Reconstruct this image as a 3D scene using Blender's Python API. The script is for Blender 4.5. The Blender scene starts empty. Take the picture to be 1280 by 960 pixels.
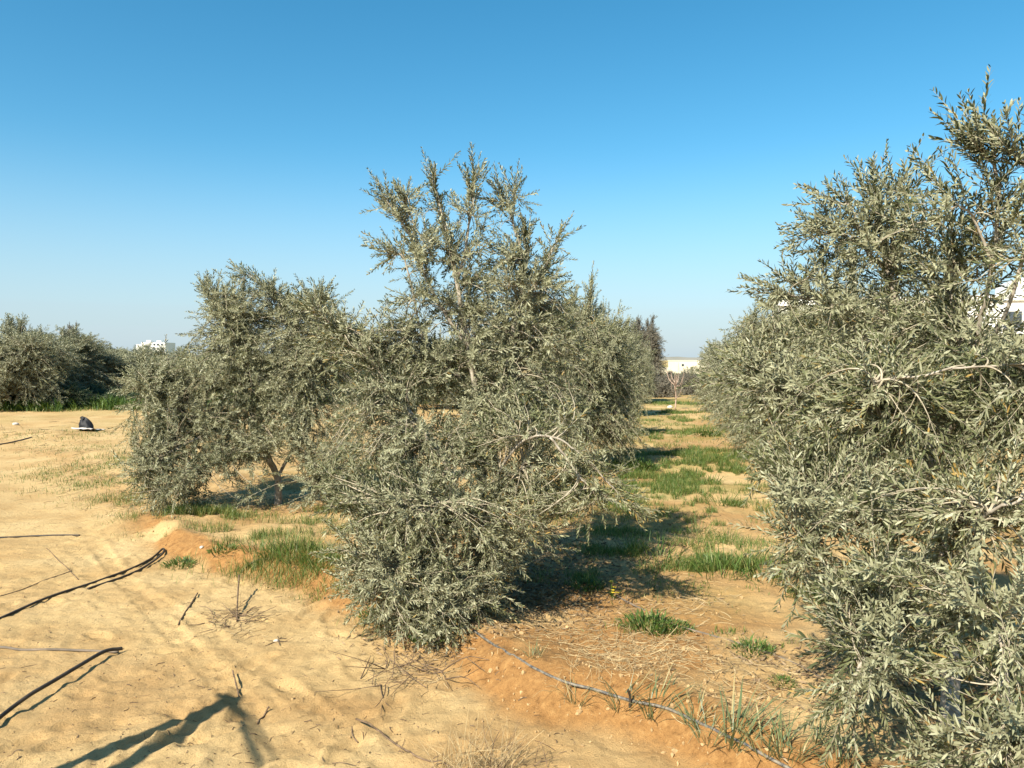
import bpy, math, random
import numpy as np
from mathutils import Vector

rng = np.random.default_rng(11)
random.seed(11)
sc = bpy.context.scene
COL = sc.collection

# ------------------------------------------------------------------ camera
F = 967.0                     # focal length in photo pixels (1280 wide)
CAMZ = 1.6
TH = math.atan(30 / F)        # pitch down
cam_d = bpy.data.cameras.new('camera')
cam = bpy.data.objects.new('camera', cam_d)
COL.objects.link(cam)
cam.location = (0, 0, CAMZ)
cam.rotation_euler = (math.pi / 2 - TH, 0, 0)
cam_d.sensor_fit = 'HORIZONTAL'
cam_d.angle = 2 * math.atan(640 / F)
cam_d.clip_start = 0.05
cam_d.clip_end = 9000
sc.camera = cam


def ray(px, py):
    a = (px - 640) / F
    b = (480 - py) / F
    return np.array([a, math.cos(TH) + b * math.sin(TH), -math.sin(TH) + b * math.cos(TH)])


def P(px, py, Y):
    d = ray(px, py)
    return np.array([0, 0, CAMZ]) + d * (Y / d[1])


# ------------------------------------------------------------------ noise
def _h(ix, iy, s):
    n = (ix.astype(np.int64) * 374761393 + iy.astype(np.int64) * 668265263 + s * 1442695041) & 0xFFFFFFFF
    n = ((n ^ (n >> 13)) * 1274126177) & 0xFFFFFFFF
    n = n ^ (n >> 16)
    return (n & 0xFFFFFF) / float(0xFFFFFF)


def vn(x, y, s=0):
    x = np.asarray(x, float); y = np.asarray(y, float)
    ix = np.floor(x); iy = np.floor(y)
    fx = x - ix; fy = y - iy
    fx = fx * fx * fx * (fx * (fx * 6 - 15) + 10); fy = fy * fy * fy * (fy * (fy * 6 - 15) + 10)
    a = _h(ix, iy, s); b = _h(ix + 1, iy, s); c = _h(ix, iy + 1, s); d = _h(ix + 1, iy + 1, s)
    return (a + (b - a) * fx) * (1 - fy) + (c + (d - c) * fx) * fy


def fbm(x, y, s=0, o=4):
    t = 0; w = 1; tot = 0
    for k in range(o):
        ca, sa = math.cos(.7 * k), math.sin(.7 * k)
        t = t + w * (vn((x * ca - y * sa) * 2 ** k + 17 * k, (x * sa + y * ca) * 2 ** k - 9 * k, s + k) - .5)
        tot += w; w *= .5
    return t / tot * 2


def sst(a, b, x):
    t = np.clip((x - a) / (b - a), 0, 1)
    return t * t * (3 - 2 * t)


# ------------------------------------------------------------------ terrain
def G0(px, py):
    d = ray(px, py)
    t = CAMZ / -d[2]
    return (d[0] * t, d[1] * t)


EDGE_PX = [(-700, 520), (-60, 545), (60, 572), (140, 622), (200, 688), (255, 706), (300, 714), (380, 738), (445, 765), (500, 806), (566, 812),
           (600, 850), (650, 880), (760, 912), (860, 945), (960, 1000)]
EDGE = [G0(*p) for p in EDGE_PX] + [(2.5, 2.0), (6, .5), (60, -14)]


def edge_dist(x, y):
    best = np.full(x.shape, 1e9); sign = np.ones(x.shape)
    for (ax, ay), (bx, by) in zip(EDGE[:-1], EDGE[1:]):
        dx, dy = bx - ax, by - ay
        L2 = dx * dx + dy * dy
        t = np.clip(((x - ax) * dx + (y - ay) * dy) / L2, 0, 1)
        ex = x - (ax + t * dx); ey = y - (ay + t * dy)
        d = np.hypot(ex, ey)
        sg = np.sign(dx * (y - ay) - dy * (x - ax))
        m = d < best
        best = np.where(m, d, best); sign = np.where(m, sg, sign)
    return best * sign


_fr = np.random.default_rng(5)
FOOT = []
for _ in range(70):
    px = _fr.uniform(-40, 620); py = _fr.uniform(700, 980)
    x, y = G0(px, py)
    FOOT.append((x, y, _fr.uniform(0, math.pi), _fr.uniform(.10, .16), _fr.uniform(.6, 1)))


def rut(x, y, pts, half, depth, tread):
    """a tyre mark pressed along a polyline: shallow groove with raised lips and cross bars"""
    best = np.full(x.shape, 1e9); along = np.zeros(x.shape); s0 = 0
    for (ax, ay), (bx, by) in zip(pts[:-1], pts[1:]):
        dx, dy = bx - ax, by - ay
        L = math.hypot(dx, dy)
        t = np.clip(((x - ax) * dx + (y - ay) * dy) / L ** 2, 0, 1)
        d = np.hypot(x - ax - t * dx, y - ay - t * dy)
        m = d < best
        best = np.where(m, d, best); along = np.where(m, s0 + t * L, along); s0 += L
    prof = -sst(half, half * .7, best) + .6 * np.exp(-((best - half * 1.15) / (half * .25)) ** 2)
    bars = np.sin(along / tread * 2 * math.pi + best * 20) * sst(half, half * .8, best) * .5
    return depth * (prof + bars) * (.35 + .9 * vn(along * 1.3, best * 0 + 3, 77))


RUTS = [([G0(90, 640), G0(150, 720), G0(225, 800), G0(330, 905), G0(450, 1010)], .07),
        ([G0(170, 735), G0(240, 775), G0(330, 840), G0(450, 930), G0(560, 1010)], .06),
        ([G0(-200, 700), G0(60, 690), G0(170, 640), G0(150, 590), G0(60, 556)], .08)]


def height(x, y, fine=True):
    x = np.asarray(x, float); y = np.asarray(y, float)
    s = edge_dist(x, y) + .10 * fbm(x * 2.2, y * 2.2, 3, 3)
    flat = 1 - sst(-3.8, -3.1, x)
    w = sst(-.10 - .8 * flat, .20 + .9 * flat, s)
    lipk = (.45 + .55 * (1 - sst(-.5, .1, x))) * sst(-3.7, -3.0, x)
    z = .105 * w + lipk * (.045 + .05 * vn(x * 3.3, y * 3.3, 13)) * np.exp(-((s - .22) / .15) ** 2) * (.4 + .6 * sst(.35, .6, vn(x * 1.1, y * 1.1, 14)))
    rough = .35 + .65 * w
    z = z + .035 * rough * fbm(x * .9, y * .9, 11, 3)
    z = z + .05 * w * fbm(x * .35, y * .8, 15, 2)
    far = sst(30, 80, np.hypot(x, y))
    z = z * (1 - far) + far * .25 * fbm(x * .03, y * .03, 21, 3)
    if fine:
        near = 1 - sst(9, 22, np.hypot(x, y))
        z = z + near * lipk * np.exp(-((s - .15) / .2) ** 2) * (.022 * fbm(x * 8, y * 8, 33, 3) + .012 * np.abs(fbm(x * 22, y * 22, 34, 2)))
        z = z + near * (.014 * (.35 + .65 * w) * fbm(x * 4.5, y * 4.5, 31, 3) + .011 * fbm(x * 17, y * 17, 41, 3))
        # trampled lumps and broken crust with crisp edges
        z = z + near * (.003 + .004 * w) * (sst(.50, .56, vn(x * 3.1, y * 3.1, 53) * .6 + vn(x * 9, y * 9, 54) * .4) - .5)
        z = z + near * (.0035 + .0025 * w) * (sst(.50, .58, vn(x * 7.3, y * 7.3, 55) * .6 + vn(x * 21, y * 21, 56) * .4) - .5)
        l = vn(x * 9, y * 9, 51)
        z = z + near * .008 * sst(.62, .9, l) * vn(x * 2, y * 2, 52)
        for pts, hw in RUTS:
            z = z + near * rut(x, y, pts, hw, .010, .055) * (1 - w)
        for fx, fy, fa, fl, fd in FOOT:
            m = (np.abs(x - fx) < .3) & (np.abs(y - fy) < .3)
            if not m.any():
                continue
            dx = x[m] - fx if x.ndim else x - fx; dy = y[m] - fy if x.ndim else y - fy
            u = (dx * math.cos(fa) + dy * math.sin(fa)) / fl; v = (-dx * math.sin(fa) + dy * math.cos(fa)) / (fl * .42)
            r = np.sqrt(u * u + v * v)
            dz = fd * (-.016 * sst(1.05, .65, r) + .010 * np.exp(-((r - 1.15) / .2) ** 2))
            if x.ndim:
                z[m] += dz
            else:
                z = z + dz
    return z


def H(x, y):
    return float(height(np.array([x]), np.array([y]))[0])


def G(px, py):
    """where the photo's pixel meets the terrain"""
    d = ray(px, py)
    t = (CAMZ - np.linspace(.45, -.25, 281)) / -d[2]
    x, y, z = d[0] * t, d[1] * t, CAMZ + d[2] * t
    below = np.where(z <= height(x, y))[0]
    k = below[0] if len(below) else 180
    return np.array([x[k], y[k], z[k]])


# ------------------------------------------------------------------ mesh helpers
def mk(name, V, faces, mats, parent=None, mat_idx=None, attrs=None, smooth=False):
    """faces: list of (n,k) int arrays; mat_idx: list of ints per face block"""
    me = bpy.data.meshes.new(name)
    V = np.asarray(V, np.float32)
    me.vertices.add(len(V)); me.vertices.foreach_set('co', V.ravel())
    faces = [np.asarray(f, np.int32) for f in faces]
    nl = sum(f.size for f in faces); nf = sum(len(f) for f in faces)
    me.loops.add(nl); me.polygons.add(nf)
    me.loops.foreach_set('vertex_index', np.concatenate([f.ravel() for f in faces]))
    tot = np.concatenate([np.full(len(f), f.shape[1], np.int32) for f in faces])
    st = np.concatenate([[0], np.cumsum(tot)[:-1]]).astype(np.int32)
    me.polygons.foreach_set('loop_start', st)
    if mat_idx is not None:
        mi = np.concatenate([np.full(len(f), m, np.int32) if np.isscalar(m) else m for f, m in zip(faces, mat_idx)])
        me.polygons.foreach_set('material_index', mi)
    sm = np.concatenate([np.full(len(f), bool(s)) for f, s in zip(faces, smooth if isinstance(smooth, (list, tuple)) else [smooth] * len(faces))])
    me.polygons.foreach_set('use_smooth', sm)
    for a, arr in (attrs or {}).items():
        at = me.attributes.new(a, 'FLOAT', 'POINT')
        at.data.foreach_set('value', np.asarray(arr, np.float32))
    for m in (mats if isinstance(mats, (list, tuple)) else [mats]):
        me.materials.append(m)
    me.update(calc_edges=True)
    o = bpy.data.objects.new(name, me)
    COL.objects.link(o)
    if parent is not None:
        o.parent = parent
    return o


def tag(o, label=None, cat=None, group=None, kind=None):
    if label: o['label'] = label
    if cat: o['category'] = cat
    if group: o['group'] = group
    if kind: o['kind'] = kind
    return o


def empty(name, loc):
    o = bpy.data.objects.new(name, None)
    o.location = tuple(loc)
    o.empty_display_size = .1
    COL.objects.link(o)
    return o


def tubes(paths, radii, sides=4, cap=False):
    """paths (B,N,3), radii (B,N) -> verts, quads"""
    paths = np.asarray(paths, float); radii = np.asarray(radii, float)
    B, N, _ = paths.shape
    T = np.gradient(paths, axis=1)
    T /= np.linalg.norm(T, axis=2, keepdims=True) + 1e-9
    ref = np.where(np.abs(T[:, :1, 2:3]) > .9, np.array([1., 0, 0]), np.array([0, 0, 1.]))
    ref = np.broadcast_to(ref, T.shape)
    U = np.cross(T, ref); U /= np.linalg.norm(U, axis=2, keepdims=True) + 1e-9
    W = np.cross(T, U)
    a = np.arange(sides) / sides * 2 * math.pi
    ring = U[:, :, None, :] * np.cos(a)[None, None, :, None] + W[:, :, None, :] * np.sin(a)[None, None, :, None]
    V = paths[:, :, None, :] + ring * radii[:, :, None, None]
    V = V.reshape(-1, 3)
    b = np.arange(B)[:, None, None]; n = np.arange(N - 1)[None, :, None]; k = np.arange(sides)[None, None, :]
    k2 = (k + 1) % sides
    base = (b * N + n) * sides
    Q = np.stack([base + k, base + k2, base + sides + k2, base + sides + k], -1).reshape(-1, 4)
    return V, Q


def resample(pts, n):
    """Catmull-Rom resample of a polyline to n points"""
    pts = np.asarray(pts, float)
    if len(pts) == 2:
        t = np.linspace(0, 1, n)[:, None]
        return pts[0] * (1 - t) + pts[1] * t
    Q = np.vstack([2 * pts[0] - pts[1], pts, 2 * pts[-1] - pts[-2]])
    out = []
    m = len(pts) - 1
    for u in np.linspace(0, m - 1e-6, n):
        i = int(u); t = u - i
        p0, p1, p2, p3 = Q[i], Q[i + 1], Q[i + 2], Q[i + 3]
        out.append(.5 * (2 * p1 + (p2 - p0) * t + (2 * p0 - 5 * p1 + 4 * p2 - p3) * t * t + (-p0 + 3 * p1 - 3 * p2 + p3) * t ** 3))
    return np.array(out)


class MB:
    """collects pieces into one mesh"""
    def __init__(s):
        s.V = []; s.Fc = {}; s.n = 0; s.tone = []

    def add(s, V, *faces, mat=0, tone=.5):
        V = np.asarray(V, float)
        for f in faces:
            f = np.asarray(f, int)
            if len(f):
                s.Fc.setdefault((f.shape[1], mat), []).append(f + s.n)
        s.V.append(V); s.n += len(V)
        s.tone.append(np.broadcast_to(np.asarray(tone, float), (len(V),)))

    def tube(s, pts, r, sides=6, n=None, mat=0, tone=.5):
        pts = resample(pts, n or max(6, 4 * len(pts)))
        r = np.interp(np.linspace(0, 1, len(pts)), np.linspace(0, 1, len(np.atleast_1d(r))), np.atleast_1d(r))
        V, Q = tubes(pts[None], r[None], sides)
        m = len(V)
        V = np.vstack([V, pts[:1], pts[-1:]])
        k = np.arange(sides); k2 = (k + 1) % sides
        c0 = np.stack([np.full(sides, m), k2, k], 1)
        c1 = np.stack([np.full(sides, m + 1), m - sides + k, m - sides + k2], 1)
        s.add(V, Q, c0, c1, mat=mat, tone=tone)

    def box(s, lo, hi, mat=0, rz=0, c=None, tone=.5):
        x0, y0, z0 = lo; x1, y1, z1 = hi
        V = np.array([[x0, y0, z0], [x1, y0, z0], [x1, y1, z0], [x0, y1, z0], [x0, y0, z1], [x1, y0, z1], [x1, y1, z1], [x0, y1, z1]], float)
        Fq = [[3, 2, 1, 0], [4, 5, 6, 7], [0, 1, 5, 4], [1, 2, 6, 5], [2, 3, 7, 6], [3, 0, 4, 7]]
        s.add(V, Fq, mat=mat, tone=tone)

    def build(s, name, mats, parent=None, smooth=False, origin=None):
        V = np.vstack(s.V)
        if origin is not None:
            V = V - np.asarray(origin)
        keys = list(s.Fc)
        return mk(name, V, [np.vstack(s.Fc[k]) for k in keys], mats, parent, [k[1] for k in keys], {'tone': np.concatenate(s.tone)}, smooth)


# ------------------------------------------------------------------ materials
def new_mat(name):
    m = bpy.data.materials.new(name); m.use_nodes = True
    nt = m.node_tree; nt.nodes.clear()
    out = nt.nodes.new('ShaderNodeOutputMaterial')
    return m, nt, out


def N(nt, t, **kw):
    n = nt.nodes.new(t)
    for k, v in kw.items():
        if k.startswith('i_'):
            n.inputs[k[2:].replace('_', ' ')].default_value = v
        else:
            setattr(n, k, v)
    return n


def ramp(nt, fac, stops):
    r = nt.nodes.new('ShaderNodeValToRGB')
    e = r.color_ramp.elements
    while len(e) < len(stops): e.new(.5)
    for el, (p, c) in zip(e, stops):
        el.position = p; el.color = (*c, 1)
    nt.links.new(fac, r.inputs[0])
    return r.outputs[0]


def mixc(nt, fac, a, b, mode='MIX'):
    m = nt.nodes.new('ShaderNodeMix'); m.data_type = 'RGBA'; m.blend_type = mode
    for sock, v in ((m.inputs['Factor'], fac), (m.inputs['A'], a), (m.inputs['B'], b)):
        if hasattr(v, 'is_output'): nt.links.new(v, sock)
        elif isinstance(v, (int, float)): sock.default_value = v
        else: sock.default_value = (*v, 1)
    return m.outputs['Result']


def leaf_mat(name, top, under, rough=.5, trans=.25, spec=.4):
    """top, under: (dark, light) colours picked by the per-leaf tone"""
    m, nt, out = new_mat(name)
    a = N(nt, 'ShaderNodeAttribute', attribute_name='tone')
    geo = N(nt, 'ShaderNodeNewGeometry')
    ct = ramp(nt, a.outputs['Fac'], top); cu = ramp(nt, a.outputs['Fac'], under)
    col = mixc(nt, geo.outputs['Backfacing'], ct, cu)
    p = N(nt, 'ShaderNodeBsdfPrincipled')
    nt.links.new(col, p.inputs['Base Color'])
    p.inputs['Roughness'].default_value = rough
    p.inputs['Specular IOR Level'].default_value = spec
    tr = N(nt, 'ShaderNodeBsdfTranslucent')
    nt.links.new(mixc(nt, .5, col, (.5, .55, .2), 'MULTIPLY'), tr.inputs['Color'])
    mx = N(nt, 'ShaderNodeMixShader'); mx.inputs[0].default_value = trans
    nt.links.new(p.outputs[0], mx.inputs[1]); nt.links.new(tr.outputs[0], mx.inputs[2])
    nt.links.new(mx.outputs[0], out.inputs[0])
    return m


def plain(name, c1, c2, scale=30, rough=.8, bump=.3, spec=.3, detail=4, dist=.01):
    m, nt, out = new_mat(name)
    tc = N(nt, 'ShaderNodeTexCoord')
    no = N(nt, 'ShaderNodeTexNoise'); no.inputs['Scale'].default_value = scale; no.inputs['Detail'].default_value = detail
    nt.links.new(tc.outputs['Object'], no.inputs['Vector'])
    col = ramp(nt, no.outputs['Fac'], [(.3, c1), (.7, c2)])
    p = N(nt, 'ShaderNodeBsdfPrincipled')
    nt.links.new(col, p.inputs['Base Color'])
    p.inputs['Roughness'].default_value = rough; p.inputs['Specular IOR Level'].default_value = spec
    b = N(nt, 'ShaderNodeBump'); b.inputs['Strength'].default_value = bump; b.inputs['Distance'].default_value = dist
    nt.links.new(no.outputs['Fac'], b.inputs['Height']); nt.links.new(b.outputs[0], p.inputs['Normal'])
    nt.links.new(p.outputs[0], out.inputs[0])
    return m


M = {}
M['olive'] = leaf_mat('olive_leaf', [(0, (.038, .050, .020)), (.4, (.115, .128, .055)), (.8, (.235, .237, .115)), (.94, (.35, .33, .17)), (1, (.36, .24, .07))],
                      [(0, (.21, .215, .12)), (1, (.405, .40, .25))], .48, .22, .35)
M['olive_far'] = leaf_mat('olive_leaf_distant', [(0, (.085, .10, .042)), (.5, (.165, .17, .08)), (1, (.27, .265, .14))],
                          [(0, (.22, .23, .14)), (1, (.37, .365, .24))], .5, .22)
M['tamarisk'] = leaf_mat('brown_foliage', [(0, (.10, .10, .07)), (1, (.20, .18, .13))], [(0, (.12, .115, .085)), (1, (.22, .195, .15))], .7, .15)
M['darkshrub'] = leaf_mat('dark_shrub_leaf', [(0, (.035, .07, .03)), (1, (.09, .13, .05))], [(0, (.06, .09, .045)), (1, (.11, .15, .08))], .5, .25)
M['grass'] = leaf_mat('grass_blade', [(0, (.055, .11, .02)), (.55, (.135, .21, .036)), (.85, (.25, .26, .07)), (1, (.44, .36, .14))],
                      [(0, (.06, .115, .022)), (.55, (.135, .21, .04)), (.85, (.25, .26, .075)), (1, (.44, .36, .14))], .5, .4)
M['onion'] = leaf_mat('onion_grass', [(0, (.08, .12, .05)), (.6, (.15, .19, .08)), (1, (.40, .33, .15))],
                      [(0, (.09, .13, .055)), (.6, (.16, .20, .09)), (1, (.40, .33, .15))], .42, .25)
M['straw'] = leaf_mat('dry_straw', [(0, (.22, .15, .07)), (1, (.55, .42, .22))], [(0, (.22, .15, .07)), (1, (.55, .42, .22))], .7, .1)
M['litter'] = leaf_mat('fallen_leaf', [(0, (.06, .035, .018)), (.6, (.18, .105, .05)), (1, (.34, .23, .12))], [(0, (.09, .055, .03)), (1, (.36, .26, .15))], .95, .05, .1)
M['flower'] = leaf_mat('yellow_petal', [(0, (.75, .55, .03)), (1, (.85, .68, .06))], [(0, (.7, .5, .03)), (1, (.8, .6, .06))], .6, .3)
M['bark'] = plain('olive_bark', (.20, .165, .12), (.44, .39, .31), 25, .9, .6)
M['twig'] = plain('olive_twig', (.26, .22, .15), (.46, .40, .29), 30, .8, .2)
M['deadtwig'] = plain('dead_twig', (.06, .038, .022), (.20, .135, .08), 40, .9, .3)
M['hose'] = plain('black_polythene', (.014, .013, .013), (.075, .058, .04), 9, .5, .2)
M['dusty'] = plain('dusty_polythene', (.10, .085, .065), (.22, .17, .12), 14, .8, .2)
M['wood'] = plain('weathered_wood', (.15, .11, .08), (.28, .22, .16), 12, .85, .5)
M['white'] = plain('white_render', (.74, .73, .68), (.82, .80, .75), .8, .9, .1)
M['cream'] = plain('cream_render', (.64, .58, .42), (.74, .68, .52), .5, .9, .1)
M['pane'] = plain('dark_window_pane', (.03, .04, .05), (.06, .07, .08), 1, .15, 0, .6)
M['shutter'] = plain('grey_shutter', (.35, .35, .34), (.42, .42, .4), 3, .6, .1)
M['bag'] = plain('black_plastic_film', (.010, .010, .012), (.02, .02, .022), 8, .6, .5, .25, 3, .03)
M['paper'] = plain('pale_sack_cloth', (.42, .37, .31), (.62, .57, .5), 12, .8, .4)
M['stone'] = plain('pale_stone', (.45, .38, .28), (.68, .6, .48), 30, .9, .4)


def ground_mat():
    m, nt, out = new_mat('sandy_soil')
    tc = N(nt, 'ShaderNodeTexCoord')
    at = N(nt, 'ShaderNodeAttribute', attribute_name='orange')
    at2 = N(nt, 'ShaderNodeAttribute', attribute_name='green')
    n1 = N(nt, 'ShaderNodeTexNoise'); n1.inputs['Scale'].default_value = 1.3; n1.inputs['Detail'].default_value = 8; n1.inputs['Roughness'].default_value = .62
    n2 = N(nt, 'ShaderNodeTexNoise'); n2.inputs['Scale'].default_value = 22; n2.inputs['Detail'].default_value = 8; n2.inputs['Roughness'].default_value = .7
    n3 = N(nt, 'ShaderNodeTexNoise'); n3.inputs['Scale'].default_value = 190; n3.inputs['Detail'].default_value = 4; n3.inputs['Roughness'].default_value = .7
    vo = N(nt, 'ShaderNodeTexVoronoi'); vo.inputs['Scale'].default_value = 55
    for n in (n1, n2, n3, vo): nt.links.new(tc.outputs['Object'], n.inputs['Vector'])
    sand = ramp(nt, n1.outputs['Fac'], [(.3, (.375, .24, .10)), (.5, (.475, .33, .15)), (.72, (.55, .405, .20))])
    oran = ramp(nt, n2.outputs['Fac'], [(.3, (.21, .105, .035)), (.55, (.33, .175, .06)), (.75, (.42, .25, .095))])
    # ragged edge to the damp, freshly dug soil
    ad = N(nt, 'ShaderNodeMath', operation='MULTIPLY_ADD'); ad.inputs[1].default_value = .7; ad.inputs[2].default_value = -.35
    nt.links.new(n2.outputs['Fac'], ad.inputs[0])
    sm = N(nt, 'ShaderNodeMath', operation='ADD', use_clamp=True)
    nt.links.new(at.outputs['Fac'], sm.inputs[0]); nt.links.new(ad.outputs[0], sm.inputs[1])
    col = mixc(nt, sm.outputs[0], sand, oran)
    g = ramp(nt, n2.outputs['Fac'], [(.35, (.12, .155, .03)), (.7, (.32, .25, .08))])
    col = mixc(nt, at2.outputs['Fac'], col, g)
    sp = ramp(nt, n2.outputs['Fac'], [(.27, (.45, .42, .38)), (.42, (1, 1, 1))])
    col = mixc(nt, .8, col, sp, 'MULTIPLY')
    sp2 = ramp(nt, n3.outputs['Fac'], [(.3, (.58, .55, .52)), (.48, (1, 1, 1)), (.75, (1.15, 1.1, 1.08))])
    col = mixc(nt, .8, col, sp2, 'MULTIPLY')
    p = N(nt, 'ShaderNodeBsdfPrincipled')
    nt.links.new(col, p.inputs['Base Color'])
    p.inputs['Roughness'].default_value = .95; p.inputs['Specular IOR Level'].default_value = .15
    b1 = N(nt, 'ShaderNodeBump'); b1.inputs['Strength'].default_value = .8; b1.inputs['Distance'].default_value = .02
    nt.links.new(n2.outputs['Fac'], b1.inputs['Height'])
    b2 = N(nt, 'ShaderNodeBump'); b2.inputs['Strength'].default_value = .9; b2.inputs['Distance'].default_value = .005
    nt.links.new(n3.outputs['Fac'], b2.inputs['Height']); nt.links.new(b1.outputs[0], b2.inputs['Normal'])
    nt.links.new(b2.outputs[0], p.inputs['Normal'])
    nt.links.new(p.outputs[0], out.inputs[0])
    return m


# ------------------------------------------------------------------ ground sheet
def axis(fine, lo, hi, lim_lo, lim_hi, growth):
    a = list(np.arange(lo, hi, fine))
    s = fine
    while a[-1] < lim_hi:
        s *= growth; a.append(a[-1] + s)
    s = fine; b = []
    c = lo
    while c > lim_lo:
        s *= growth; c -= s; b.append(c)
    return np.array(b[::-1] + a)


xs = axis(.02, -3.4, 2.6, -4000, 4000, 1.035)
ys = axis(.02, 2.6, 7.0, -60, 6000, 1.022)
X, Y = np.meshgrid(xs, ys)
Z = height(X.ravel(), Y.ravel())
nx, ny = len(xs), len(ys)
i = np.arange(nx - 1)[None, :]; j = np.arange(ny - 1)[:, None]
b0 = j * nx + i
Qd = np.stack([b0, b0 + 1, b0 + nx + 1, b0 + nx], -1).reshape(-1, 4)
xf, yf = X.ravel(), Y.ravel()
sd = edge_dist(xf, yf) + .12 * fbm(xf * 2.2, yf * 2.2, 3, 3)
orange = 1.4 * np.exp(-((sd - .10) / .20) ** 2) * sst(.25, .5, vn(xf * 1.6, yf * 1.6, 61) + .25)
right = sst(-.4, .2, xf) * sst(0, .2, sd) * (1 - sst(1.0, 2.2, sd))
orange = np.maximum(orange, right * sst(.22, .55, fbm(xf * 1.5, yf * 1.5, 63, 3) * .5 + .5) * .95)
orange = np.maximum(orange, sst(.45, .7, vn(xf * .6, yf * 1.5, 64)) * sst(.3, 1, sd) * .55)
orange = np.maximum(orange, sst(.55, .8, vn(xf * .8, yf * .8, 66) * .7 + vn(xf * 2.6, yf * 2.6, 65) * .3) * .4)
orange *= 1 - .6 * sst(20, 60, yf)
orange *= .3 + .7 * sst(-3.9, -3.0, xf)
green = .75 * sst(45, 75, np.hypot(xf, yf)) * sst(.35, .6, vn(xf * .02, yf * .05, 67))
alley = sst(5.2, 7.5, yf) * (1 - sst(34, 46, yf)) * np.exp(-((xf - (.2 * yf + .15 + .0 * yf)) / (1.6 + .03 * yf)) ** 2)
green = np.maximum(green, (.18 + .30 * alley) * sst(.42, .72, vn(xf * .9, yf * 1.3, 68) * .7 + vn(xf * 3.5, yf * 4, 69) * .3) * sst(.8, 2, sd))
ground = mk('ground', np.stack([xf, yf, Z], 1), [Qd], ground_mat(), attrs={'orange': orange, 'green': green}, smooth=True)
tag(ground, kind='structure')

# ------------------------------------------------------------------ shoots of leaves
def shoot_template(r, L=.22, step=.0115, leaf=.050, wid=.0088, simple=False, bare=.1):
    """a leafy twig along +Z: stem polyline and leaves in crossed pairs"""
    n = 7
    t = np.linspace(0, 1, n)
    bend = r.uniform(-.16, .16, 2)
    stem = np.stack([bend[0] * t * t * L, bend[1] * t * t * L, t * L], 1)
    leaves = []; tones = []
    z = bare * L; k = 0
    while z < L * 1.0:
        u = z / L
        c = np.array([bend[0] * u * u * L, bend[1] * u * u * L, z])
        for sgn in (0, math.pi):
            if r.random() < .08: continue
            az = k * math.pi / 2 + sgn + r.normal(0, .3)
            el = r.uniform(.55, 1.05) * (1.15 - .55 * u)        # angle off the stem
            ln = leaf * r.uniform(.7, 1.15) * (1 - .55 * max(0, (u - .7) / .3)) * (.75 + .25 * min(1, u / .25))
            w = wid * r.uniform(.8, 1.2)
            d = np.array([math.cos(az) * math.sin(el), math.sin(az) * math.sin(el), math.cos(el)])
            side = np.cross(d, [0, 0, 1.]); side /= np.linalg.norm(side)
            nrm = np.cross(side, d)                              # faces up the stem
            tw = r.normal(0, .45)
            s2 = side * math.cos(tw) + nrm * math.sin(tw); n2 = np.cross(s2, d)
            cur = r.normal(-.10, .12) * ln
            if simple:
                v = [c, c + d * ln * .45 + s2 * w * .5, c + d * ln + n2 * cur, c + d * ln * .45 - s2 * w * .5]
            else:
                m1 = c + d * ln * .32 - n2 * cur * .12; m2 = c + d * ln * .68 + n2 * cur * .3
                v = [c, m1 + s2 * w * .46, m1 - s2 * w * .46, m2 + s2 * w * .40, m2 - s2 * w * .40, c + d * ln + n2 * cur]
            leaves.append(v); tones.append(r.random() if r.random() > .03 else 1.4)
        z += step * r.uniform(.8, 1.25); k += 1
    return stem, np.array(leaves), np.array(tones)


_tr = np.random.default_rng(3)
T_NEAR = [shoot_template(_tr, L=_tr.uniform(.16, .30), step=.0145) for _ in range(14)]
T_FAR = [shoot_template(_tr, L=_tr.uniform(.22, .36), step=.030, leaf=.075, wid=.018, simple=True) for _ in range(10)]


def instance_shoots(templates, pos, dirs, scl, r, tone_shift):
    """returns leaf verts, faces, tones and stem tubes for all shoots"""
    n = len(pos)
    dirs = dirs / (np.linalg.norm(dirs, axis=1, keepdims=True) + 1e-9)
    roll = r.uniform(0, 2 * math.pi, n)
    ref = np.where(np.abs(dirs[:, 2:3]) > .95, np.array([[1., 0, 0]]), np.array([[0, 0, 1.]]))
    u = np.cross(dirs, ref); u /= np.linalg.norm(u, axis=1, keepdims=True)
    v = np.cross(dirs, u)
    a = u * np.cos(roll)[:, None] + v * np.sin(roll)[:, None]
    b = np.cross(dirs, a)
    R = np.stack([a, b, dirs], 2)
    tid = r.integers(0, len(templates), n)
    LV = []; LT = []; SP = []
    for k, (stem, lv, tn) in enumerate(templates):
        m = np.where(tid == k)[0]
        if not len(m): continue
        W = np.einsum('nij,lvj->nlvi', R[m], lv) * scl[m][:, None, None, None] + pos[m][:, None, None, :]
        LV.append(W.reshape(-1, lv.shape[1], 3))
        t = np.clip(tn[None, :] * .75 + tone_shift[m][:, None], 0, 1)
        LT.append(t.ravel())
        SP.append(np.einsum('nij,lj->nli', R[m], stem) * scl[m][:, None, None] + pos[m][:, None, :])
    return np.concatenate(LV), np.concatenate(LT), np.concatenate(SP)


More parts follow.
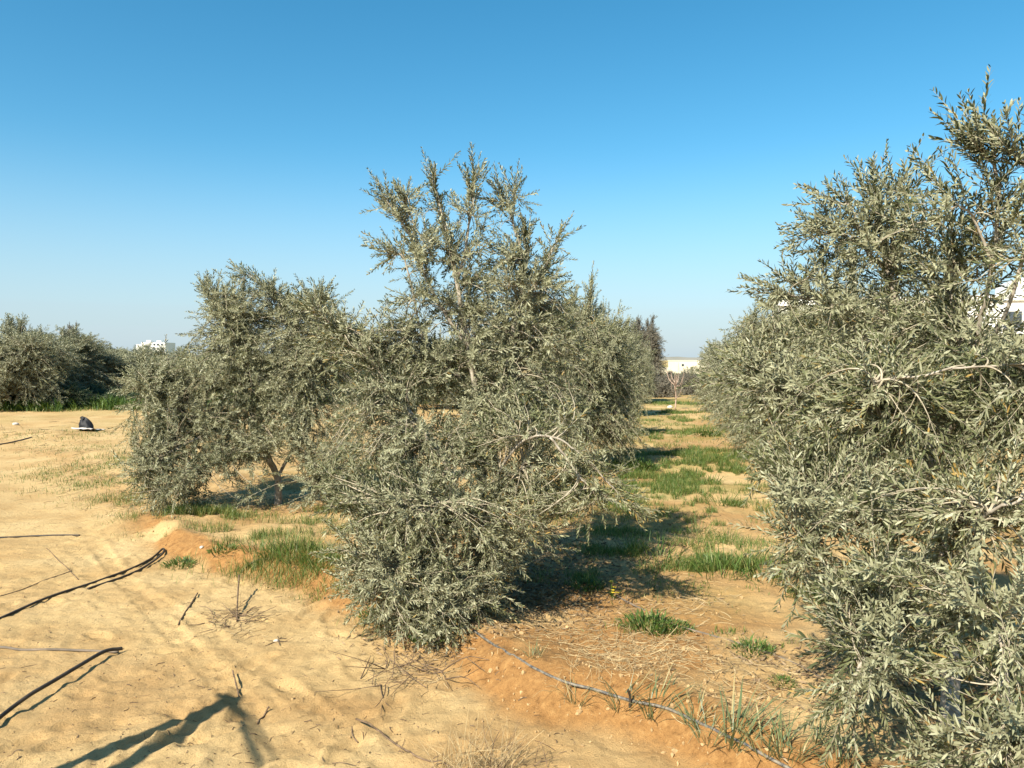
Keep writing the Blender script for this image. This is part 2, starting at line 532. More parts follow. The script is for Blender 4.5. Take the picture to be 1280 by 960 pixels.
def grow(limbs, lobes, r, templates, leafscale=1.0, lai=5.5, spb=4, stem_r=.0016):
    """limbs: list of (points (n,3), r0, r1, leafy_from). lobes: (centre, (rx,ry,rz), up, density).
    Returns the wood (verts, quads) of the limbs and everything of the crown."""
    wood = MB(); pool = []; ptan = []; prad = []
    SPOS = []; SDIR = []
    for pts, r0, r1, lf in limbs:
        p = resample(pts, 6 * len(pts))
        wob = np.cumsum(r.normal(0, .004, p.shape), 0); wob -= np.linspace(0, 1, len(p))[:, None] * wob[-1]
        p = p + wob
        rad = np.linspace(1, 0, len(p)) ** .8 * (r0 - r1) + r1
        rad = rad * (1 + r.normal(0, .05, len(p)))
        wood.tube(p, rad, 8, n=len(p))
        tg = np.gradient(p, axis=0); tg /= np.linalg.norm(tg, axis=1, keepdims=True)
        pool.append(p); ptan.append(tg)
        if lf < 1:
            L = np.linalg.norm(np.diff(p, axis=0), axis=1).sum() * (1 - lf)
            ns = max(4, int(L / .013))
            for f in np.linspace(lf, 1, ns):
                q = f * (len(p) - 1); i0 = min(int(q), len(p) - 2); c = p[i0] + (p[i0 + 1] - p[i0]) * (q - i0)
                d = tg[i0] + r.normal(0, .42, 3) + np.array([0, 0, .2])
                SPOS.append(c); SDIR.append(d)
            SPOS.append(p[-1]); SDIR.append(tg[-1])
    pool = np.vstack(pool); ptan = np.vstack(ptan)
    lps = np.mean([len(t[1]) for t in templates])
    leaf_a = np.mean([np.linalg.norm(t[1][:, -1 if t[1].shape[1] == 6 else 2] - t[1][:, 0], axis=1).mean() for t in templates])
    leaf_a = leaf_a * (.0088 if templates is T_NEAR else .018) * .65 * .6 * leafscale ** 2
    BR = []
    for c, rr, up, dens in lobes:
        c = np.asarray(c); rr = np.asarray(rr)
        area = math.pi * rr[0] * rr[2]
        ns = lai * dens * area / leaf_a / lps
        nb = max(2, int(ns / spb))
        d = r.normal(0, 1, (nb, 3)); d /= np.linalg.norm(d, axis=1, keepdims=True)
        e = c + d * (r.random(nb) ** .6)[:, None] * rr * 1.14
        for q in e:
            if q[2] < H(q[0], q[1]) + .05: q[2] = H(q[0], q[1]) + r.uniform(.05, .16)
            dist = np.linalg.norm(pool - q, axis=1) + .5 * np.maximum(0, pool[:, 2] - q[2] - .25) + .25 * np.maximum(0, pool[:, 2] - q[2])
            idx = np.argpartition(dist, min(8, len(dist) - 1))[:8]
            ai = r.choice(idx); a0 = pool[ai]
            L = np.linalg.norm(q - a0)
            ctrl = a0 + ptan[ai] * L * .35 + (q - a0) * .25 + np.array([0, 0, .18 * L]) + r.normal(0, .05 * L, 3)
            t = np.linspace(0, 1, 9)[:, None]
            path = (1 - t) ** 2 * a0 + 2 * t * (1 - t) * ctrl + t * t * q
            BR.append(path)
            tg = np.gradient(path, axis=0); tg /= np.linalg.norm(tg, axis=1, keepdims=True) + 1e-9
            k = max(1, r.poisson(spb))
            fs = 1 - r.random(k) ** 1.3 * min(.85, .35 / max(L, .05) + .2)
            for f in fs:
                i0 = min(int(f * 8), 7); pc = path[i0] + (path[i0 + 1] - path[i0]) * (f * 8 - i0)
                dd = tg[i0] * .7 + r.normal(0, .55, 3) + np.array([0, 0, up])
                SPOS.append(pc); SDIR.append(dd)
            SPOS.append(path[-1]); SDIR.append(tg[-1] * .8 + np.array([0, 0, up]) + r.normal(0, .25, 3))
    SPOS = np.array(SPOS); SDIR = np.array(SDIR)
    scl = r.uniform(.75, 1.2, len(SPOS)) * leafscale
    shift = .46 * vn(SPOS[:, 0] * 3, SPOS[:, 2] * 3 + SPOS[:, 1], 91) - .10 + r.normal(0, .06, len(SPOS))
    lv, lt, sp = instance_shoots(templates, SPOS, SDIR, scl, r, shift)
    BR = np.array(BR)
    blen = np.linalg.norm(np.diff(BR, axis=1), axis=2).sum(1)
    br = (np.linspace(1, 0, 9)[None, :] * (.0025 + .004 * np.clip(blen, 0, .8))[:, None] + .0014)
    bV, bQ = tubes(BR, br, 4)
    sV, sQ = tubes(sp[:, ::2], np.broadcast_to(np.linspace(stem_r, stem_r * .5, sp[:, ::2].shape[1]), sp[:, ::2].shape[:2]), 3)
    return wood, lv, lt, (bV, bQ), (sV, sQ)


def drop_low(lv, lt):
    """leaves below the soil are removed"""
    c = lv.mean(1)
    ok = c[:, 2] > height(c[:, 0], c[:, 1], fine=False) + .008
    return lv[ok], lt[ok]


def build_tree(name, base, parts, mats, label, cat, group=None, clip=True):
    wood, lv, lt, (bV, bQ), (sV, sQ) = parts
    base = np.asarray(base)
    root = empty(name, base)
    tag(root, label, cat, group)
    wood.build('trunk', [M['bark']], root, smooth=True, origin=base)
    if clip: lv, lt = drop_low(lv, lt)
    n, k, _ = lv.shape
    nv = n * k
    b = np.arange(n)[:, None] * k
    if k == 6:
        fl = [np.concatenate([b + np.array([[0, 2, 1]]), b + np.array([[3, 4, 5]])]), b + np.array([[1, 2, 4, 3]])]
    else:
        fl = [b + np.array([[0, 3, 2, 1]])]
    Vall = np.vstack([lv.reshape(-1, 3), bV, sV]) - base
    faces = fl + [bQ + nv, sQ + nv + len(bV)]
    tone = np.concatenate([np.repeat(lt, k), np.full(len(bV) + len(sV), .5)])
    mk('crown', Vall, faces, [mats, M['twig']], root, [0] * len(fl) + [1, 1], {'tone': tone}, [False] * len(fl) + [True, True])
    return root


def limb(pxs, r0, r1, leafy=1.0):
    return ([P(*p) for p in pxs], r0, r1, leafy)


def lobe(px, py, Y, rx, ry, rz, up, dens=1.0):
    s = Y / F
    return (P(px, py, Y), (rx * s, rz, ry * s), up, dens)


OL = 'olive trees of the orchard rows'

# --- centre tree
base = G(612, 744)
b = (612, 752, base[1])
limbs = [
    limb([b, (602, 640, 4.95), (608, 540, 5.0), (628, 470, 5.05), (642, 400, 5.1), (655, 335, 5.15), (655, 290, 5.2)], .040, .008, .75),
    limb([(608, 540, 5.0), (588, 440, 5.05), (572, 350, 5.1), (556, 280, 5.1), (540, 225, 5.1)], .020, .004, .55),
    limb([b, (578, 620, 4.75), (537, 548, 4.78), (495, 490, 4.82), (440, 432, 4.9), (392, 385, 4.9)], .016, .005, .5),
    limb([(588, 440, 5.05), (545, 370, 5.1), (510, 290, 5.1), (480, 245, 5.1)], .013, .004, .4),
    limb([(642, 400, 5.1), (675, 345, 5.15), (698, 298, 5.2)], .011, .004, .4),
    limb([(572, 350, 5.1), (588, 270, 5.1), (592, 222, 5.1)], .010, .003, .4),
    limb([(655, 335, 5.15), (640, 270, 5.15), (628, 242, 5.15)], .009, .003, .4),
    limb([(640, 270, 5.15), (645, 240, 5.2), (648, 250, 5.2)], .005, .003, .2),
    limb([(575, 470, 5.05), (535, 440, 5.1), (505, 330, 5.0), (492, 318, 5.0)], .008, .003, .7),
    limb([(540, 320, 5.1), (510, 262, 5.1), (507, 250, 5.1)], .006, .003, .4),
    limb([(604, 620, 4.8), (650, 556, 4.5), (690, 548, 4.42), (725, 568, 4.4), (760, 604, 4.38), (788, 634, 4.36)], .008, .003, .55),
    limb([(690, 548, 4.42), (720, 590, 4.4), (745, 622, 4.4)], .007, .003, .6),
    limb([b, (600, 680, 4.7), (562, 640, 4.5), (515, 640, 4.4)], .022, .006),
    limb([b, (550, 700, 4.6), (500, 730, 4.45)], .018, .006),
    limb([b, (645, 690, 4.8), (690, 650, 4.8)], .018, .005),
    limb([b, (590, 730, 4.6), (545, 770, 4.45)], .012, .005),
    limb([(602, 640, 4.95), (640, 600, 4.7), (660, 570, 4.6)], .012, .005),
]
lobes = [
    lobe(540, 300, 5.1, 30, 40, .2, .6, .22), lobe(512, 275, 5.1, 24, 28, .15, .5, .3), lobe(590, 265, 5.1, 18, 36, .15, .7, .22), lobe(632, 290, 5.12, 18, 40, .18, .7, .28),
    lobe(640, 350, 5.12, 40, 34, .3, .5, .42), lobe(680, 356, 5.15, 22, 34, .22, .5, .5), lobe(522, 330, 5.05, 24, 16, .15, .2, .6), lobe(585, 345, 5.1, 38, 28, .25, .5, .38),
    lobe(545, 388, 5.1, 38, 26, .28, .3, .45), lobe(605, 400, 5.1, 48, 38, .3, .4, .6), lobe(688, 415, 5.2, 32, 36, .3, .3, .9), lobe(640, 440, 5.15, 66, 36, .35, .3, .8),
    lobe(545, 465, 5.15, 80, 36, .35, .2, .75), lobe(452, 440, 5.0, 55, 26, .25, .3, .8), lobe(500, 425, 5.0, 42, 24, .25, .3, .7),
    lobe(660, 505, 5.0, 80, 44, .4, .2, .8), lobe(600, 555, 4.9, 100, 42, .4, .1, .75), lobe(500, 585, 4.75, 55, 40, .35, .1, .7),
    lobe(585, 640, 4.6, 110, 50, .4, 0, .85), lobe(500, 660, 4.55, 58, 58, .3, 0, .9), lobe(530, 735, 4.42, 80, 50, .3, 0), lobe(462, 690, 4.5, 36, 50, .25, 0, .6), lobe(505, 770, 4.4, 40, 30, .18, 0, .7), lobe(470, 715, 4.45, 33, 36, .2, 0, .7),
    lobe(680, 610, 4.7, 58, 34, .28, 0, .8), lobe(640, 670, 4.75, 46, 36, .28, 0, .55), lobe(545, 782, 4.36, 40, 20, .14, .1, .8), lobe(758, 614, 4.4, 30, 18, .12, -.1, .4),
    lobe(600, 710, 4.6, 36, 30, .2, 0, .5), lobe(715, 590, 4.45, 34, 24, .16, 0, .6), lobe(575, 735, 4.45, 50, 34, .2, 0, .7), lobe(450, 640, 4.6, 34, 40, .25, 0, .6), lobe(448, 570, 4.75, 40, 40, .28, .1, .6), lobe(470, 510, 4.85, 40, 34, .28, .2, .55),
]
build_tree('olive_tree', base, grow(limbs, lobes, np.random.default_rng(101), T_NEAR, leafscale=.80, lai=4.0), M['olive'],
           'tall grey-green olive tree in the centre with upright top shoots against the sky', 'tree', OL)

# --- left tree with the forked trunk showing
base = G(347, 630)
YB = base[1]
b = (347, 634, YB)
limbs = [
    limb([b, (346, 600, YB), (330, 562, YB), (308, 500, YB), (298, 430, YB), (284, 378, YB)], .045, .008, .7),
    limb([(346, 600, YB), (366, 560, YB + .1), (384, 505, YB + .1), (380, 440, YB), (350, 380, YB), (335, 362, YB)], .020, .006, .7),
    limb([(330, 562, YB), (270, 538, YB - .2), (205, 508, YB - .2), (178, 478, YB - .2)], .022, .006, .8),
    limb([(384, 505, YB + .1), (400, 450, YB), (398, 395, YB - .1), (402, 375, YB - .1)], .018, .005, .7),
    limb([(335, 572, YB), (275, 575, YB - .4), (215, 615, YB - .7)], .02, .006, .9),
    limb([(350, 605, YB), (385, 600, YB - .2), (410, 618, YB - .4)], .015, .005, .8),
    limb([(298, 430, YB), (268, 385, YB), (258, 362, YB)], .012, .004, .5),
    limb([(350, 372, YB), (312, 345, YB), (305, 348, YB)], .007, .003, .3),
    limb([(270, 538, YB - .2), (220, 560, YB - .5), (180, 590, YB - .6)], .014, .005, .9),
]
lobes = [
    lobe(290, 388, YB, 34, 26, .35, .4), lobe(338, 390, YB, 42, 24, .35, .4), lobe(385, 392, YB, 38, 26, .3, .4, .9), lobe(415, 415, YB, 40, 22, .3, .3, .7),
    lobe(310, 425, YB, 60, 30, .45, .2), lobe(225, 474, YB - .1, 52, 28, .45, .2), lobe(275, 470, YB - .1, 60, 36, .5, .2), lobe(365, 450, YB, 65, 36, .45, .2),
    lobe(190, 490, YB - .2, 28, 34, .35, .1), lobe(205, 535, YB - .3, 40, 45, .4, .1), lobe(262, 530, YB - .2, 55, 42, .45, .1), lobe(330, 505, YB - .1, 52, 32, .4, .1, .9),
    lobe(195, 590, YB - .6, 32, 40, .3, 0), lobe(240, 600, YB - .6, 32, 36, .3, 0, .8), lobe(275, 565, YB - .4, 34, 24, .25, 0, .7), lobe(330, 545, YB - .2, 36, 18, .25, 0, .6),
    lobe(305, 560, YB - .3, 34, 24, .3, 0, .8), lobe(350, 545, YB - .4, 36, 24, .3, 0, .8), lobe(395, 550, YB - .3, 34, 28, .3, 0, .75), lobe(425, 520, YB - .1, 34, 30, .3, .1, .7), lobe(300, 605, YB - .5, 34, 20, .2, 0, .4), lobe(420, 575, YB - .4, 28, 30, .22, 0, .7), lobe(425, 620, YB - .5, 28, 18, .2, .1, .7), lobe(372, 520, YB - .3, 34, 28, .25, 0, .8), lobe(385, 480, YB - .2, 36, 26, .3, .1, .8), lobe(402, 612, YB - .4, 30, 20, .22, .1, .8), lobe(425, 465, YB + .1, 36, 30, .3, .1, .8),
]
build_tree('olive_tree', base, grow(limbs, lobes, np.random.default_rng(202), T_NEAR, leafscale=.95, lai=2.8), M['olive'],
           'spreading olive tree beside the sandy track with its dark forked trunk showing above shaded grass', 'tree', OL)

# --- big right tree, close to the camera
base = G(1188, 905)
b = (1188, 915, base[1])
limbs = [
    limb([b, (1182, 770, 3.3), (1162, 620, 3.5), (1140, 480, 3.6), (1110, 340, 3.7), (1092, 235, 3.75)], .038, .005, .72),
    limb([(1162, 620, 3.5), (1210, 480, 3.3), (1238, 330, 3.1), (1238, 220, 3.05), (1228, 190, 3.05)], .013, .003, .5),
    limb([(1210, 480, 3.3), (1268, 350, 3.0), (1288, 230, 2.95), (1268, 195, 2.95)], .009, .003, .45),
    limb([(1140, 480, 3.6), (1070, 410, 3.8), (1025, 375, 3.9), (972, 368, 3.9)], .013, .004, .65),
    limb([(1110, 340, 3.7), (1060, 300, 3.8), (1012, 296, 3.85)], .010, .003, .5),
    limb([(1110, 340, 3.7), (1120, 260, 3.7), (1124, 245, 3.7)], .009, .003, .4),
    limb([(1090, 330, 3.7), (1066, 260, 3.75), (1050, 255, 3.75)], .008, .003, .4),
    limb([(1162, 620, 3.5), (1090, 606, 3.3), (1030, 640, 3.2), (1000, 682, 3.2)], .012, .004, .9),
    limb([(1182, 770, 3.3), (1140, 775, 2.9), (1085, 825, 2.75), (1058, 876, 2.72)], .013, .004, .8),
    limb([(1182, 770, 3.3), (1222, 690, 2.8), (1240, 640, 2.6), (1300, 622, 2.5)], .008, .004),
    limb([(1140, 480, 3.6), (1040, 500, 3.7), (945, 480, 3.9)], .016, .004, .8),
    limb([(1182, 770, 3.3), (1240, 760, 2.6), (1255, 850, 2.4), (1262, 960, 2.3)], .009, .004),
    limb([(1210, 480, 3.3), (1195, 380, 3.3), (1190, 285, 3.3)], .011, .003, .5),
    limb([(1162, 620, 3.5), (1090, 490, 3.1), (1180, 462, 2.9), (1300, 455, 2.8)], .006, .003),
    limb([(1188, 850, 3.2), (1180, 910, 2.7), (1172, 950, 2.55)], .010, .004, .5),
    limb([(1238, 330, 3.1), (1205, 260, 3.1), (1185, 262, 3.1)], .006, .003, .4),
    limb([(1270, 560, 3.0), (1320, 420, 2.8), (1330, 300, 2.8)], .014, .004, .6),
]
lobes = [
    lobe(1095, 290, 3.75, 38, 46, .3, .6, .5), lobe(1060, 320, 3.75, 40, 34, .3, .5, .5), lobe(1022, 345, 3.85, 28, 20, .25, .4, .4), lobe(985, 375, 3.9, 18, 14, .2, .3, .4),
    lobe(1190, 325, 3.3, 36, 42, .25, .5, .5), lobe(1238, 250, 3.05, 18, 40, .15, .7, .25), lobe(1285, 260, 2.95, 22, 46, .18, .7, .3), lobe(1250, 345, 3.0, 36, 24, .25, .4, .4), lobe(1140, 355, 3.55, 40, 36, .3, .5, .55),
    lobe(1085, 400, 3.7, 66, 34, .35, .2, .5), lobe(1180, 415, 3.3, 75, 42, .35, .2, .7), lobe(985, 430, 3.9, 34, 24, .3, .2, .35), lobe(1000, 505, 3.7, 54, 42, .35, .1, .9), lobe(945, 478, 4.0, 26, 26, .25, .1, .7),
    lobe(1100, 505, 3.3, 90, 52, .35, .1, .8), lobe(1220, 520, 3.0, 80, 55, .3, .1, .8), lobe(1300, 500, 2.8, 50, 70, .3, .1, .8),
    lobe(1000, 590, 3.4, 44, 42, .3, 0, .85), lobe(1070, 625, 3.1, 80, 52, .3, 0, .85), lobe(1175, 640, 2.9, 75, 52, .28, 0, .8), lobe(1265, 645, 2.7, 55, 50, .25, 0, .6),
    lobe(1050, 735, 2.95, 42, 34, .25, 0, .7), lobe(1125, 735, 2.8, 62, 42, .25, 0, .85), lobe(1220, 750, 2.6, 52, 40, .2, 0, .6), lobe(1098, 822, 2.72, 40, 28, .18, 0, .8),
    lobe(1185, 830, 2.6, 44, 30, .18, 0, .55), lobe(1265, 830, 2.45, 40, 42, .16, 0, .6), lobe(1238, 930, 2.35, 60, 28, .14, .1, .8), lobe(1290, 910, 2.3, 36, 50, .15, .1, .7), lobe(1010, 675, 3.15, 28, 26, .2, 0, .6),
    lobe(1185, 950, 2.5, 24, 16, .12, .1, .6),
]
build_tree('olive_tree', base, grow(limbs, lobes, np.random.default_rng(303), T_NEAR, leafscale=.92, lai=5.2), M['olive'],
           'nearest olive tree, large and silvery, filling the right edge with arching pale branches', 'tree', OL)

# ------------------------------------------------------------------ farther orchard trees: a few built once, then copied
def generic(seed, h, rad, templates, leafscale, lai, skirt=True):
    r = np.random.default_rng(seed)
    limbs = []; lobes = []
    for k in range(5):
        a = k * 2 * math.pi / 5 + r.uniform(-.4, .4); q = rad * r.uniform(.45, .75)
        top = np.array([math.cos(a) * q, math.sin(a) * q, h * r.uniform(.7, .88)])
        limbs.append(([np.array([0, 0, -.05]), np.array([math.cos(a) * q * .25, math.sin(a) * q * .25, h * .22]), np.array([math.cos(a) * q * .7, math.sin(a) * q * .7, h * .5]), top], .035, .008, .8))
        lobes.append((top * np.array([1, 1, .94]), (rad * .36, rad * .36, h * .16), .4, .9))
        lobes.append((np.array([math.cos(a + .6) * q * 1.05, math.sin(a + .6) * q * 1.05, h * .55]), (rad * .42, rad * .42, h * .18), .15, .9))
        if skirt: lobes.append((np.array([math.cos(a + .3) * rad * .72, math.sin(a + .3) * rad * .72, h * .27]), (rad * .42, rad * .42, h * .2), 0, .85))
    for k in range(3):
        a = r.uniform(0, 6.28); q = rad * r.uniform(.1, .45)
        limbs.append(([np.array([0, 0, h * .2]), np.array([math.cos(a) * q * .5, math.sin(a) * q * .5, h * .6]), np.array([math.cos(a) * q, math.sin(a) * q, h * r.uniform(.97, 1.08)])], .02, .004, .65))
    lobes.append((np.array([0, 0, h * .72]), (rad * .5, rad * .5, h * .2), .4, .9))
    lobes.append((np.array([0, 0, h * .4]), (rad * .6, rad * .6, h * .2), .2, .5))
    return grow_flat(limbs, lobes, r, templates, leafscale, lai)


def grow_flat(*a):
    global H
    h0 = H
    H = lambda x, y: -.02
    try:
        return grow(*a)
    finally:
        H = h0


def copy_tree(root, loc, rz, s, label, group=OL):
    r = root.copy(); COL.objects.link(r)
    r.location = tuple(loc); r.rotation_euler = (0, 0, rz); r.scale = s
    r['label'] = label; r['group'] = group
    for ch in root.children:
        c = ch.copy(); COL.objects.link(c); c.parent = r
    return r


T_MID = [shoot_template(_tr, L=_tr.uniform(.18, .32), step=.021, leaf=.062, wid=.0135, simple=True) for _ in range(10)]
protos = [generic(11, 2.35, 1.15, T_MID, 1.0, 3.4), generic(12, 2.3, 1.2, T_MID, 1.0, 3.4), generic(13, 2.4, 1.35, T_FAR, 1.0, 3.2), generic(14, 2.2, 1.3, T_FAR, 1.0, 3.2)]
roots = [None] * 4


def orchard(k, px, Y, rz, s, label, group=OL):
    x = (px - 640) / F * Y
    z = H(x, Y) - .02
    if roots[k] is None:
        roots[k] = build_tree('olive_tree', (0, 0, 0), protos[k], M['olive'] if k < 2 else M['olive_far'], label, 'tree', group, clip=False)
        r = roots[k]; r.location = (x, Y, z); r.rotation_euler = (0, 0, rz); r.scale = s
        return r
    return copy_tree(roots[k], (x, Y, z), rz, s, label, group)


S = lambda a, b=None: (a, a, b or a)
# centre row, going away behind the centre tree
orchard(0, 722, 10.6, .4, S(.70, 1.0), 'bushy olive tree directly behind the centre tree, seen to the right of its crown')
orchard(1, 752, 15.0, 1.9, S(.58, .98), 'third olive tree of the left row, beyond the bushy one')
orchard(2, 775, 20.5, .3, S(.58, .95), 'fourth olive tree of the left row, partly hidden, beside the grassy alley')
orchard(3, 789, 27, 1.2, S(.62, .95), 'farthest small olive tree of the left row near the alley end')
# right row
orchard(1, 1085, 7.4, .9, S(.85, 1.0), 'dense olive tree behind the near right tree, its skirt touching the alley')
orchard(0, 985, 11.6, 2.3, S(.85, .97), 'third olive tree of the right row with low rounded grey crown')
orchard(3, 945, 16.5, .5, S(.80, .95), 'fourth olive tree of the right row, smaller in the distance')
orchard(2, 925, 22, 2.0, S(.85, .82), 'farthest olive tree of the right row beside the bare sapling')
# another row beyond the right one, seen through the gaps
orchard(2, 1230, 13.5, 2.6, S(1.0, .8), 'olive tree of the next row glimpsed through the near right crown')
# left, beyond the gap under the left tree
LB = 'olive trees across the sandy track'
orchard(2, 560, 24, .8, S(1.0, .9), 'olive tree seen low through the centre tree, behind the green bed', LB)
orchard(3, 470, 30, 1.8, S(1.25, 1.0), 'dark olive tree behind the green bed seen between the left and centre trees', LB)
orchard(2, 390, 31, .2, S(1.6, .95), 'olive tree far behind the left tree crown', LB)
orchard(3, 300, 33, 2.4, S(1.6, .88), 'olive tree hidden far behind the left tree, below the skyline', LB)
orchard(3, 18, 23.5, 2.9, S(1.25, 1.15), 'tallest background olive tree at the left edge of the photo', LB)
orchard(2, -60, 24, 1.1, S(1.3, 1.0), 'background olive tree cut by the left edge', LB)
orchard(2, 62, 26, 2.2, S(1.3, 1.0), 'background olive tree right of the tallest one at the left edge', LB)
orchard(3, 108, 28, .7, S(1.5, .86), 'round background olive tree above the green crop at left', LB)
orchard(2, 158, 31, 1.4, S(1.5, .82), 'background olive tree below the white apartment block', LB)
orchard(3, 212, 30, 1.0, S(1.5, .84), 'background olive tree right of the white apartment block, beside the left tree', LB)

# brown feathery tree at the end of the alley
x, Yt = (806 - 640) / F * 42, 42
tp = generic(31, 3.5, 1.05, T_FAR, 1.1, 3.4)
bt = build_tree('tamarisk_tree', (0, 0, 0), tp, M['tamarisk'], 'brownish feathery tree rising at the far end of the alley', 'tree', clip=False)
bt.location = (x, Yt, H(x, Yt) - .05); bt.scale = (1.05, 1.05, 1.02)
# bare tree top and dark shrubs
x, Yt = (92 - 640) / F * 34, 34
t2 = copy_tree(bt, (x, Yt, H(x, Yt)), 1.3, (.55, .55, .80), 'thin brownish treetop poking above the left background olives', None); del t2['group']
sh = generic(33, 1.0, .8, T_FAR, 1.0, 3.4)
s1 = build_tree('green_shrub', (0, 0, 0), sh, M['darkshrub'], 'dark green shrub beside the near right tree at the alley edge', 'shrub', 'low green shrubs', clip=False)


def shrub(px, Y, s, label, first=[True]):
    x = (px - 640) / F * Y
    if first[0]:
        first[0] = False
        s1.location = (x, Y, H(x, Y)); s1.scale = s; s1['label'] = label
    else:
        copy_tree(s1, (x, Y, H(x, Y)), px, s, label, 'low green shrubs')


shrub(405, 27, (1.2, .7, .75), 'bright green low shrub seen beneath the left tree, beside the sandy clearing')
shrub(448, 26, (1.3, .8, 1.0), 'dark green shrub between the left and centre trees, right of the bright green one')
shrub(75, 23.8, (1.2, .7, .62), 'green bush at the foot of the left background olives, above the black bag')
shrub(115, 25.2, (1.3, .7, .6), 'green bush right of the one above the black bag, before the background olives')
shrub(150, 24.2, (1.1, .7, .55), 'green bush touching the left tree, before the background olives')
shrub(48, 24.5, (.7, .6, .95), 'dark bush in the shade at the foot of the tallest left background olive')
bs = build_tree('dry_bush', (0, 0, 0), generic(35, 1.0, .8, T_FAR, 1.0, 2.6), M['tamarisk'], 'low brownish dry bush at the alley end, left of the bare sapling', 'bush', 'dry brush at the alley end', clip=False)
bs.location = ((818 - 640) / F * 31, 31, 0); bs.scale = (1.1, .9, .95)
copy_tree(bs, ((862 - 640) / F * 33, 33, 0), 2, (1.0, .9, 1.0), 'low brownish dry bush at the alley end, right of the bare sapling', 'dry brush at the alley end')
copy_tree(bs, ((838 - 640) / F * 44, 44, 0), 4, (2.2, 1, .75), 'wide brownish dry bush behind the bare sapling, below the pale wall', 'dry brush at the alley end')

# ------------------------------------------------------------------ buildings
def add_window(b, x0, x1, z0, z1, y, n=(0, -1)):
    f = MB(); t = .06
    f.box((x0 - t, y - .05, z0 - t), (x1 + t, y - .003, z0)); f.box((x0 - t, y - .05, z1), (x1 + t, y - .003, z1 + t))
    f.box((x0 - t, y - .05, z0), (x0, y - .003, z1)); f.box((x1, y - .05, z0), (x1 + t, y - .003, z1))
    w = f.build('window', M['shutter'], b)
    g = MB(); g.box((x0, y - .03, z0), (x1, y - .004, z1)); g.build('pane', M['pane'], w)


# far apartment block
Yb = 300
root = empty('apartment_block', ((188 - 640) / F * Yb, Yb, 0))
tag(root, 'white flat-roofed apartment block far off on the left skyline', 'building')
w = MB(); w.box((-3.4, 0, 0), (5.9, 9, 8.4)); w.build('wall', M['white'], root)
w = MB(); w.box((-5.6, .5, 0), (-3.4, 8, 7.7)); w.build('wing_wall', M['white'], root)
w = MB(); w.box((-2.4, 2, 8.4), (-.8, 4, 9.3)); w.build('stair_tower', M['white'], root)
w = MB(); w.box((1.6, 2, 8.4), (3.4, 4, 9.1)); w.build('roof_parapet', M['white'], root)
for zz in (7.2, 5.6, 4.0, 2.4):
    add_window(root, 1.3, 2.1, zz, zz + .75, 0); add_window(root, 2.7, 3.4, zz, zz + .75, 0); add_window(root, 4.3, 5.0, zz, zz + .75, 0)
# white house behind the right trees
Yb = 62
root = empty('white_house', (20.8, Yb, 0))
tag(root, 'large white two-storey house glimpsed through the right-hand olive trees', 'building')
root.rotation_euler = (0, 0, -.36)
w = MB(); w.box((0, 0, 0), (24, 12, 5.9)); w.build('wall', M['white'], root)
w = MB(); w.box((-.2, -.2, 5.9), (24.2, 12.2, 6.35)); w.build('roof_parapet', M['white'], root)
w = MB(); w.box((17, 1, 6.35), (24, 8, 7.6)); w.build('roof_room', M['white'], root)
for zz in (1.0, 3.9):
    for xx in (2.5, 7, 11.5, 16, 20.5):
        add_window(root, xx, xx + 1.1, zz, zz + 1.2, 0)
# boundary wall at the alley end
Yb = 88
x0, x1 = (819 - 640) / F * Yb, (905 - 640) / F * Yb
root = empty('boundary_wall', ((x0 + x1) / 2, Yb, 0))
tag(root, 'low pale yellow boundary wall at the far end of the alley', 'wall')
hw = (x1 - x0) / 2
w = MB(); w.box((-hw + 1.5, 0, -.3), (hw, .22, 1.5)); w.build('wall_panel', M['cream'], root)
w = MB(); w.box((-hw - 3, .02, -.3), (-hw + 1.5, .2, .75)); w.build('low_wall_panel', M['cream'], root)
w = MB(); w.box((-hw + 1.45, -.04, 1.5), (hw + .05, .26, 1.58)); w.build('coping', M['cream'], root)
w = MB(); w.box((-hw + 3.0, -.03, .9), (-hw + 3.25, -.004, 1.15)); w.build('vent_hole', M['pane'], root)
# low ridge on the horizon
hx = np.linspace(-3500, 3500, 220)
hz = 7 + 7 * vn(hx * .004, hx * 0, 5) + 3 * vn(hx * .02, hx * 0, 6)
V = np.concatenate([np.stack([hx, np.full(220, 2600.), hz], 1), np.stack([hx, np.full(220, 2450.), np.full(220, -3.)], 1), np.stack([hx, np.full(220, 2900.), np.full(220, -3.)], 1)])
k = np.arange(219)
fa = np.concatenate([np.stack([220 + k, 221 + k, k + 1, k], 1), np.stack([k, k + 1, 441 + k, 440 + k], 1)])
tag(mk('hills', V, [fa], plain('far_hill', (.20, .19, .15), (.27, .25, .2), .01, .95, 0), smooth=True), kind='structure')

